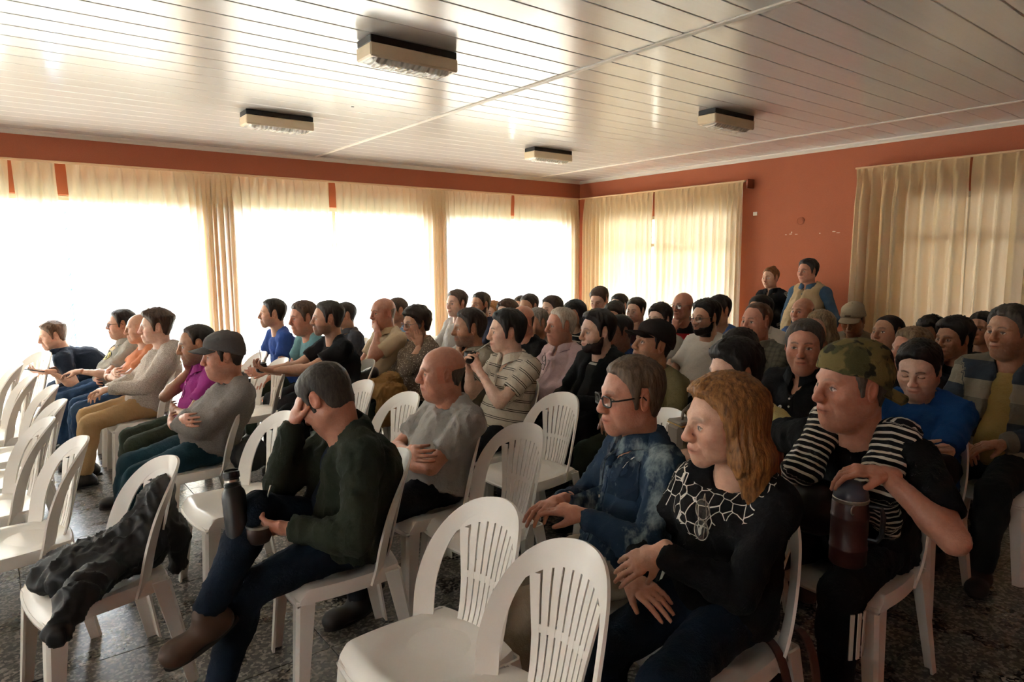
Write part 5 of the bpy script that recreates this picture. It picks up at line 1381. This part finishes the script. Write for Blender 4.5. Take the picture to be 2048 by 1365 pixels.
# ------------------------------------------------------------------ things held, hung and left about
def blob(name, prims, res, mat, label, cat, amp=.006, group=None, sc=(15, 15, 9), parent=None, post=None):
    Fd = auto_field(prims, res)
    if post: post(Fd)
    V, Q = Fd.mesh(); V = wrinkle(V, Q, amp, 91+len(name), sc)
    o = mesh_from(name, V, Q, mat, parent, attrs=dict(along=np.zeros(len(V))))
    if not parent: tag(o, label, cat, group)
    return o
M_STEEL = simple('brushed_steel', hexc('b9b4ac'), .3, 1.)
M_TBLK = simple('black_enamel', hexc('121316'), .38)
def gourd(pos, tilt, label, r=.042, h=.075, straw=(.2, .1, 1), mat=None, rim=True):
    o = empty('mate_gourd', tuple(pos), 0, label, 'mate cup', 'mate gourds')
    ax = unit(A3(*tilt)); mat = mat or simple('gourd_leather', hexc('2a1a12'), .45)
    MB().lathe([(r*.45, 0), (r*.85, h*.15), (r*1.02, h*.45), (r*.95, h*.8), (r*.9, h), (r*.8, h), (r*.78, h*.8)], 20, (0, 0, 0), ax).build('cup', mat, o, smooth=True)
    MB().lathe([(r*.97, h*.9), (r*.99, h*1.02), (r*.86, h*1.03), (r*.84, h*.9)], 20, (0, 0, 0), ax).build('rim', M_STEEL if rim else mat, o, smooth=True)
    MB().lathe([(r*.8, h*.84), (r*.4, h*.9), (.002, h*.88)], 14, (0, 0, 0), ax).build('yerba', simple('yerba', hexc('5a4a2a'), .95), o, smooth=True)
    st = A3(*straw); p0 = ax*h*.7; L = np.linalg.norm(st); u = st/L
    MB().tube([p0, p0+u*L*.55, p0+u*L*.8+ax*.004, p0+u*L], [.0032, .0032, .003, .0045], 8).build('straw', M_STEEL, o, smooth=True)
    return o
# thermos of the man hiding his face
I = PEOPLE['forehead']
def thermos(pos, ax, label):
    o = empty('thermos', tuple(pos), 0, label, 'thermos')
    MB().lathe([(.036, 0), (.0375, .004), (.0375, .02), (.0365, .022)], 28, (0, 0, 0), ax).build('base_ring', M_STEEL, o, smooth=True)
    MB().lathe([(.0385, .02), (.040, .024), (.040, .205), (.037, .222), (.027, .238), (.026, .243)], 28, (0, 0, 0), ax).build('body', M_TBLK, o, smooth=True)
    MB().lathe([(.025, .238), (.025, .262), (.023, .264)], 24, (0, 0, 0), ax).build('neck', M_STEEL, o, smooth=True)
    pr = [(.028, .236)]
    for k in range(4): pr += [(.029, .239+k*.004), (.027, .241+k*.004)]
    pr += [(.024, .256), (.024, .268), (.028, .27), (.028, .29), (.024, .293), (.024, .286)]
    MB().lathe(pr, 24, (0, 0, 0), ax).build('stopper', M_TBLK, o, smooth=False)
    b = MB(); axv = unit(A3(*ax)); s_ = unit(np.cross(axv, (0, 0, 1))+A3(1e-3, 0, 0))
    b.tube([axv*.285+s_*.024, axv*.297+s_*.02, axv*.299, axv*.297-s_*.02, axv*.285-s_*.024], .005, 6); b.build('spout', M_TBLK, o, smooth=True)
    return o
tp_ = at(482, 1112, 2.31); thermos(tp_, unit(at(463, 955, 2.34)-tp_), 'tall black thermos with a steel neck standing on the crossed legs')
g = at(517, 1088, 2.33); gourd(g, (.05, 0, 1), 'steel rimmed mate gourd in the lap of the green fleece man', r=.045, h=.07, straw=(.07, .06, .13))
for key, lab, sty, hh in (('black_tee', 'dark mate gourd held out by the man in the black tee', (-.0, .02, .12), .07), ('stripe_polo', 'black mate gourd lifted by the man in the striped polo', None, .075)):
    J = PEOPLE[key]; hl, hr = J['arm'][1], J['arm'][-1]
    c = J['tow']((hl['W']+unit(hl['hd'])*.075+hr['W']+unit(hr['hd'])*.075)/2)
    st = sty
    if st is None:
        mouth = J['tow'](J['H']+J['Rh']@A3(.112, .0, -.062)); st = mouth-(c+A3(0, 0, -.03)+A3(0, 0, hh*.7))
    gourd(c+A3(0, 0, -.03), (.0, 0, 1), lab, r=.04, h=hh, straw=st, mat=simple('black_gourd', hexc('1c1512'), .4), rim=False)
# phones
def phone(pos, R, label):
    o = empty('phone', tuple(pos), 0, label, 'phone')
    o.rotation_euler = Matrix(R).to_euler()
    MB().bbox((-.036, -.075, -.004), (.036, .075, .004), .003).build('case', M_TBLK, o); MB().bbox((-.033, -.071, .0035), (.033, .071, .0046), .0005).build('screen', simple('dark_glass', hexc('0b0d12'), .08), o)
J = PEOPLE['black_polo']; phone(J['tow'](J['arm'][1]['W']+A3(.05, -.04, .06)), Matrix.Rotation(math.radians(100), 3, 'Z')@Matrix.Rotation(math.radians(70), 3, 'X'), 'black phone held upright against the black polo')
J = PEOPLE['navy_polo']; phone(J['tow'](J['arm'][1]['W']+unit(J['arm'][1]['hd'])*.1+A3(0, -.0, .022)), Matrix.Rotation(math.radians(70), 3, 'Z')@Matrix.Rotation(math.radians(12), 3, 'X'), 'dark phone lying in the hand of the man in the navy polo')
# leather covered thermos of the man in the camouflage cap
J = PEOPLE['camo_cap']; a_ = J['arm'][1]
top = at(1703, 972, 2.06)
M_LEA = simple('oxblood_leather', hexc('3a1a16'), .45, bumpscale=60)
o = empty('leather_thermos', tuple(top-A3(0, 0, .25)), 0, 'dark red leather covered thermos gripped from above by the camouflage cap man', 'thermos')
MB().lathe([(.05, 0), (.054, .006), (.054, .05), (.0555, .052), (.0555, .06), (.054, .062), (.054, .15), (.0555, .152), (.0555, .16), (.054, .162), (.053, .20), (.05, .205)], 28).build('body', M_LEA, o, smooth=True)
MB().lathe([(.051, .203), (.0525, .206), (.0525, .213), (.05, .215)], 28).build('ring', M_STEEL, o, smooth=True)
MB().lathe([(.05, .213), (.051, .225), (.045, .245), (.028, .262), (.004, .267)], 24).build('lid', simple('slate_plastic', hexc('3a3f4c'), .4), o, smooth=True)
u = A3(.25, -.97, 0)
MB().tube([u*.05+A3(0, 0, .195), u*.085+A3(0, 0, .195), u*.092+A3(0, 0, .17), u*.09+A3(0, 0, .11), u*.078+A3(0, 0, .09), u*.05+A3(0, 0, .09)], .008, 8).build('handle', M_TBLK, o, smooth=True)
MB().tube([A3(-.045, -.03, .19)+A3(.014*math.cos(t), -.01*0, .014*math.sin(t)) for t in np.linspace(0, 2*PI, 14)[:-1]], .0022, 6, close=True).build('buckle', M_STEEL, o, smooth=True)
# pouch and cord on his lap
tw = J['tow']
o = blob('black_pouch', [ell(tw(J['P0']+A3(.30, -.02, .16)), A3(.10, .13, .10), .03), ell(tw(J['P0']+A3(.32, -.02, .22)), A3(.07, .10, .05), .03)], .009, simple('black_leather', hexc('0e0e10'), .28), 'black leather pouch in the lap of the camouflage cap man', 'bag', .003)
b = MB(); b.tube([tw(J['N']+A3(.12, -.05, -.10)), tw(J['C']+A3(.235, -.07, .0)), tw(J['C']+A3(.25, -.02, -.05)), tw(J['C']+A3(.26, .05, -.075))], .0022, 5); tag(b.build('lanyard', simple('grey_cord', hexc('8a867e'), .6), smooth=True), 'thin grey lanyard across the black tee of the camouflage cap man', 'lanyard')
# glasses hung on two necklines
def hung_glasses(J, p, d, label, mat, rr=.024):
    """p local point of the hooked temple, d direction along the hang"""
    o = empty('eyeglasses', tuple(J['tow'](p)), J['beta'], label, 'eyeglasses', 'glasses hung on necklines')
    d = unit(d); n = unit(A3(1, 0, .25)); n = unit(n-d*(n@d)); s_ = np.cross(d, n)
    b = MB(); pts = []
    for k, off in ((0, .045), (1, .105)):
        pts.append([d*off+d*(rr*1.05*math.cos(t))+s_*(rr*.85*math.sin(t)) for t in np.linspace(0, 2*PI, 18)[:-1]]); b.tube(pts[-1], .0017, 6, close=True)
    b.tube([d*(.045+rr), d*.075+n*.004, d*(.105-rr)], .0017, 6); b.tube([d*.02, d*-.0+n*-.006, d*.05-n*.03+s_*.01, d*.12-n*.03], .0017, 6); b.tube([d*(.105+rr), d*.132-n*.012, d*.05-n*.02], .0017, 6)
    b.build('frame', mat, o, smooth=True)
    for q in pts:
        m = len(q); b2 = MB(); b2.add([v+n*.0006 for v in q]+[v-n*.0006 for v in q], [tuple(range(m)), tuple(range(2*m-1, m-1, -1))]+[(k, (k+1) % m, m+(k+1) % m, m+k) for k in range(m)]); b2.build('lens', M_GLASS, o)
J = PEOPLE['blond']; hung_glasses(J, J['C']+A3(.175, .02, .135), A3(.10, .03, -1), 'glasses hanging from the neckline of the black web jumper', GT, .028)
J = PEOPLE['pink_shirt']; hung_glasses(J, J['C']+A3(.155, -.01, .14), A3(.12, -.03, -1), 'dark glasses hanging from the pale pink shirt', GM, .022)
# black jacket thrown over the empty chair at the left
def cl(m, *p): return np.array(m.matrix_basis@Vector(p))
blk = simple('black_nylon', hexc('101013'), .6)
k = CH7
q = [cap(cl(k, -.24, -.02, .70), cl(k, -.14, .03, .53), .05, .085, .05, w=(0, 1, 0), s=1.3), cap(cl(k, -.14, .03, .53), cl(k, .10, .02, .49), .075, .075, .06, w=(0, 1, 0), s=1.6), cap(cl(k, .05, -.04, .49), cl(k, .17, -.03, .475), .06, .04, .04, w=(0, 1, 0), s=1.5),
     cap(cl(k, -.05, .12, .52), cl(k, .12, .25, .50), .055, .05, .04), cap(cl(k, .12, .25, .50), cl(k, .20, .33, .42), .05, .035, .03), cap(cl(k, -.25, -.05, .70), cl(k, -.29, -.07, .50), .035, .05, .04, w=(0, 1, 0), s=1.8), cap(cl(k, -.29, -.07, .50), cl(k, -.30, -.05, .36), .05, .03, .04, w=(0, 1, 0), s=1.8)]
blob('black_coat', q, .0085, blk, 'black jacket thrown over the empty chair at the lower left', 'jacket', .014)
# strap bag hanging behind the grey cap man
J = PEOPLE['grey_cap']; tw = J['tow']
blob('black_bag', [ell(tw((-.17, .27, .50)), A3(.10, .05, .10), .03), cap(tw((-.2, .26, .55)), tw((-.26, .20, .64)), .02, .014, .03), cap(tw((-.12, .27, .42)), tw((-.14, .27, .34)), .02, .008, .03)], .008, blk, 'black bag hanging from the chair of the grey cap man', 'bag', .008)
# curly woman's lap: tan coat and black purse
J = PEOPLE['curly']; tw = J['tow']
tan = cm('camel_coat', '9a7446')
q = [cap(tw((.16, .02, .66)), tw((.34, .10, .64)), .07, .055, .05, w=(0, 1, 0), s=1.6), cap(tw((.30, .20, .62)), tw((.30, .23, .40)), .05, .045, .05, w=(1, 0, 0), s=1.7), cap(tw((.34, .10, .64)), tw((.46, .06, .55)), .05, .045, .05), cap(tw((.20, .20, .62)), tw((.20, .235, .45)), .05, .04, .05, w=(1, 0, 0), s=1.5), cap(tw((.46, .02, .60)), tw((.5, -.06, .57)), .045, .03, .04)]
blob('camel_coat', q, .010, tan, 'camel coloured coat draped over the lap of the curly haired woman', 'coat', .016, sc=(22, 22, 12))
q = [cap(tw((.30, -.02, .735)), tw((.42, -.05, .69)), .05, .045, .03, w=(0, 1, 0), s=1.3)]
blob('black_purse', q, .008, simple('black_leather', hexc('0e0e10'), .28), 'small black purse on top of the camel coat', 'purse', .004)
# dark round bag on the lap of the putty jacket man
J = PEOPLE['khaki_jacket']; tw = J['tow']
blob('dark_backpack', [ell(tw((.18, .24, .86)), A3(.11, .07, .10), .03), ell(tw((.18, .24, .72)), A3(.11, .075, .13), .04)], .010, cm('dark_olive_bag', '26241c'), 'rounded dark olive bag held beside the putty jacket', 'bag', .003)
# grey handbag beside the tan cardigan
hb = at(1392, 905, 3.1)
o = empty('handbag', tuple(hb), math.radians(160), 'grey handbag with a gold zip, beside the pale yellow tee', 'handbag')
GREYB = simple('grey_leather', hexc('6a6054'), .45)
b = MB(); b.bbox((-.13, -.06, 0), (.13, .06, .15), .02); b.build('body', GREYB, o, smooth=False); MB().bbox((-.125, -.055, .145), (.125, .055, .162), .008).build('top_panel', GREYB, o)
MB().bbox((-.12, -.062, .140), (.12, .062, .146), .002).build('zip', simple('gold_metal', hexc('b08d4a'), .3, 1.), o)
MB().tube([(-.08, 0, .16), (-.075, 0, .2), (-.03, 0, .235), (.03, 0, .235), (.075, 0, .2), (.08, 0, .16)], .007, 8).build('handle', GREYB, o, smooth=True)
# brown tote on the floor behind the blond woman
tb = at(1565, 1300, 2.02); tb[2] = 0
o = empty('tote_bag', (tb[0], tb[1], 0), math.radians(75), 'dark brown leather tote with two looped handles on the floor', 'bag')
BL_ = simple('brown_leather', hexc('46261b'), .5, bumpscale=50)
V = []; F = []
prof = [(.15, .06, 0), (.165, .075, .05), (.17, .07, .16), (.165, .05, .30), (.158, .042, .30), (.160, .06, .17), (.15, .06, .05)]
n = 28
for a, c, z in prof:
    for q in range(n):
        t = 2*PI*q/n; ex = .5
        V.append((a*abs(math.cos(t))**ex*np.sign(math.cos(t)), c*abs(math.sin(t))**ex*np.sign(math.sin(t)), z))
for i in range(len(prof)-1):
    for q in range(n): F.append((i*n+q, i*n+(q+1) % n, (i+1)*n+(q+1) % n, (i+1)*n+q))
F.append(tuple(range(n))[::-1]); F.append(tuple((len(prof)-1)*n+q for q in range(n)))
mesh_from('body', np.array(V), F, BL_, o)
for sg in (1, -1):
    pts = [(-.09, sg*.05, .24), (-.085, sg*.055, .36), (-.05, sg*.06, .45), (0, sg*.062, .475), (.05, sg*.06, .45), (.085, sg*.055, .36), (.09, sg*.05, .24)]
    P = np.array(pts); t0 = np.linspace(0, 1, len(P)); t1 = np.linspace(0, 1, 21); P = np.stack([np.interp(t1, t0, P[:, i]) for i in range(3)], 1); P = _smooth(P, 3)
    V = []; F = []
    for i, p in enumerate(P):
        tg = unit(P[min(i+1, 20)]-P[max(i-1, 0)]); nn = unit(np.cross(tg, (0, 1, 0)))
        for dx, dy in ((-.004, -.013), (.004, -.013), (.004, .013), (-.004, .013)): V.append(p+nn*dx+A3(0, dy, 0))
    for i in range(20):
        for r in range(4): F.append((i*4+r, i*4+(r+1) % 4, i*4+4+(r+1) % 4, i*4+4+r))
    F += [(3, 2, 1, 0), (80, 81, 82, 83)]
    mesh_from('handle', np.array(V), F, BL_, o, smooth=False)

# a blue and white lattice post standing outdoors, seen through the gap in the curtains
ob = empty('lattice_post', (.80, 10.6, -.1), 0, 'blue lattice post outdoors, seen through the red gap in the curtains', 'post')
M_BLUE = simple('blue_paint', hexc('3b5c9a'), .5)
for sx, sy in ((-.06, -.06), (.06, -.06), (-.06, .06), (.06, .06)): MB().bbox((sx-.012, sy-.012, 0), (sx+.012, sy+.012, 3.4), .003).build('upright', M_BLUE, ob)
for q in range(16):
    z = .2+.2*q; b = MB()
    for sy in (-.06, .06): b.tube([(-.06, sy, z), (.06, sy, z+.2)], .009, 5)
    for sx in (-.06, .06): b.tube([(sx, -.06, z), (sx, .06, z+.2)], .009, 5)
    b.build('brace', M_BLUE, ob)

# ------------------------------------------------------------------ prints, badges and pockets lying on the clothes
def on_cloth(key, part, polys, cy, dz, mat, name, th=.0022, lift=.002):
    J = PEOPLE[key]; ob = [c for c in J['root'].children if c.name.split('.')[0] == part][0]; me = ob.data
    bv = BVHTree.FromPolygons([v.co for v in me.vertices], [p.vertices for p in me.polygons]); V = []; F = []
    for poly in polys:
        pts = []
        for y, z in poly:
            h = bv.ray_cast(Vector((.7, cy+y, J['C'][2]+dz+z)), Vector((-1, 0, 0)))
            if h[0] is None: break
            pts.append(np.array(h[0])+A3(lift, 0, 0))
        if len(pts) < len(poly): continue
        b = len(V); n = len(pts); V += [q+A3(th, 0, 0) for q in pts]+pts
        F += [tuple(b+k for k in range(n)), tuple(b+n+k for k in range(n))[::-1]]+[(b+k, b+n+k, b+n+(k+1) % n, b+(k+1) % n) for k in range(n)]
    if V: return mesh_from(name, np.array(V), F, mat, J['root'], smooth=False)
def disc(r, n=20, r0=0., a0=0., a1=2*PI, c=(0, 0)):
    out = []
    for k in range(n):
        t0, t1 = a0+(a1-a0)*k/n, a0+(a1-a0)*(k+1)/n
        out.append([(c[0]+r0*math.cos(t0), c[1]+r0*math.sin(t0)), (c[0]+r*math.cos(t0), c[1]+r*math.sin(t0)), (c[0]+r*math.cos(t1), c[1]+r*math.sin(t1)), (c[0]+r0*math.cos(t1), c[1]+r0*math.sin(t1))])
    return out
def rect(w, h, nx=4, ny=4, c=(0, 0)):
    return [[(c[0]-w/2+w*i/nx, c[1]-h/2+h*j/ny), (c[0]-w/2+w*(i+1)/nx, c[1]-h/2+h*j/ny), (c[0]-w/2+w*(i+1)/nx, c[1]-h/2+h*(j+1)/ny), (c[0]-w/2+w*i/nx, c[1]-h/2+h*(j+1)/ny)] for i in range(nx) for j in range(ny)]
P_BLK = simple('print_black', hexc('1a1712'), .8); P_YEL = simple('print_yellow', hexc('d8cf86'), .8); P_WHT = simple('print_white', hexc('d6d1c8'), .8); P_ORG = simple('print_sand', hexc('d9b48a'), .8)
on_cloth('grey_polo', 'shirt', disc(.036, 20), .055, .04, P_BLK, 'badge')
on_cloth('grey_polo', 'shirt', disc(.033, 20, .026)+disc(.018, 12, .006, -.4, 3.4, (-.004, .002))+rect(.007, .03, 1, 2, (.010, -.002)), .055, .04, P_YEL, 'badge_print', lift=.0045)
on_cloth('grey_polo', 'shirt', rect(.06, .035, 2, 2), .05, .10, P_ORG, 'name_patch')
D_FL = cm('denim_pocket', '1c2b3c', 'denimwash', '7d8c8e')
for sg in (1, -1):
    on_cloth('denim', 'shirt', rect(.105, .115, 5, 5), sg*.085, .055, D_FL, 'pocket', .0025, .001)
    on_cloth('denim', 'shirt', rect(.112, .03, 5, 2, (0, .05)), sg*.085, .06, D_FL, 'pocket_flap', .003, .004)
on_cloth('denim', 'shirt', rect(.006, .035, 1, 2), .075, .115, P_WHT, 'pen')
def text_polys(body, size):
    cu = bpy.data.curves.new('print', 'FONT'); cu.body = body; cu.size = size; cu.align_x = 'CENTER'; cu.shear = .25; cu.resolution_u = 3
    ob = bpy.data.objects.new('print', cu); COL.objects.link(ob); bpy.context.view_layer.update()
    me = bpy.data.meshes.new_from_object(ob.evaluated_get(bpy.context.evaluated_depsgraph_get()))
    out = [[(me.vertices[i].co.x, me.vertices[i].co.y) for i in p.vertices] for p in me.polygons]
    bpy.data.objects.remove(ob); bpy.data.curves.remove(cu); bpy.data.meshes.remove(me); return out
on_cloth('black_sweat', 'shirt', text_polys('Lumen', .055)+rect(.06, .007, 6, 1, (.015, -.016)), .04, .0, P_WHT, 'chest_print')
on_cloth('stander_black', 'shirt', [[(-.015, -.006), (.0, -.004), (.02, .008), (.0, .003)]], .07, .08, P_WHT, 'logo')
on_cloth('black_polo', 'shirt', disc(.010, 8, .003)+rect(.02, .004, 2, 1, (0, -.013)), -.06, .03, P_WHT, 'logo')
# round yellow sticker on the front edge of the chair beside the denim man
dch = CH3
def stick(polys, x, mat, name):
    V = []; F = []
    for poly in polys:
        b = len(V); n = len(poly); V += [(x, y-.02, .405+z) for y, z in poly]+[(x-.002, y-.02, .405+z) for y, z in poly]
        F += [tuple(b+k for k in range(n)), tuple(b+n+k for k in range(n))[::-1]]+[(b+k, b+n+k, b+n+(k+1) % n, b+(k+1) % n) for k in range(n)]
    return mesh_from(name, np.array(V), F, mat, dch, smooth=False)
s1 = stick(disc(.018, 18), .2325, P_YEL, 'sticker'); s2 = stick(rect(.012, .005, 2, 1, (.0, .006))+disc(.009, 8, .005, PI, 2*PI, (0, -.002)), .2335, P_BLK, 'sticker_print')
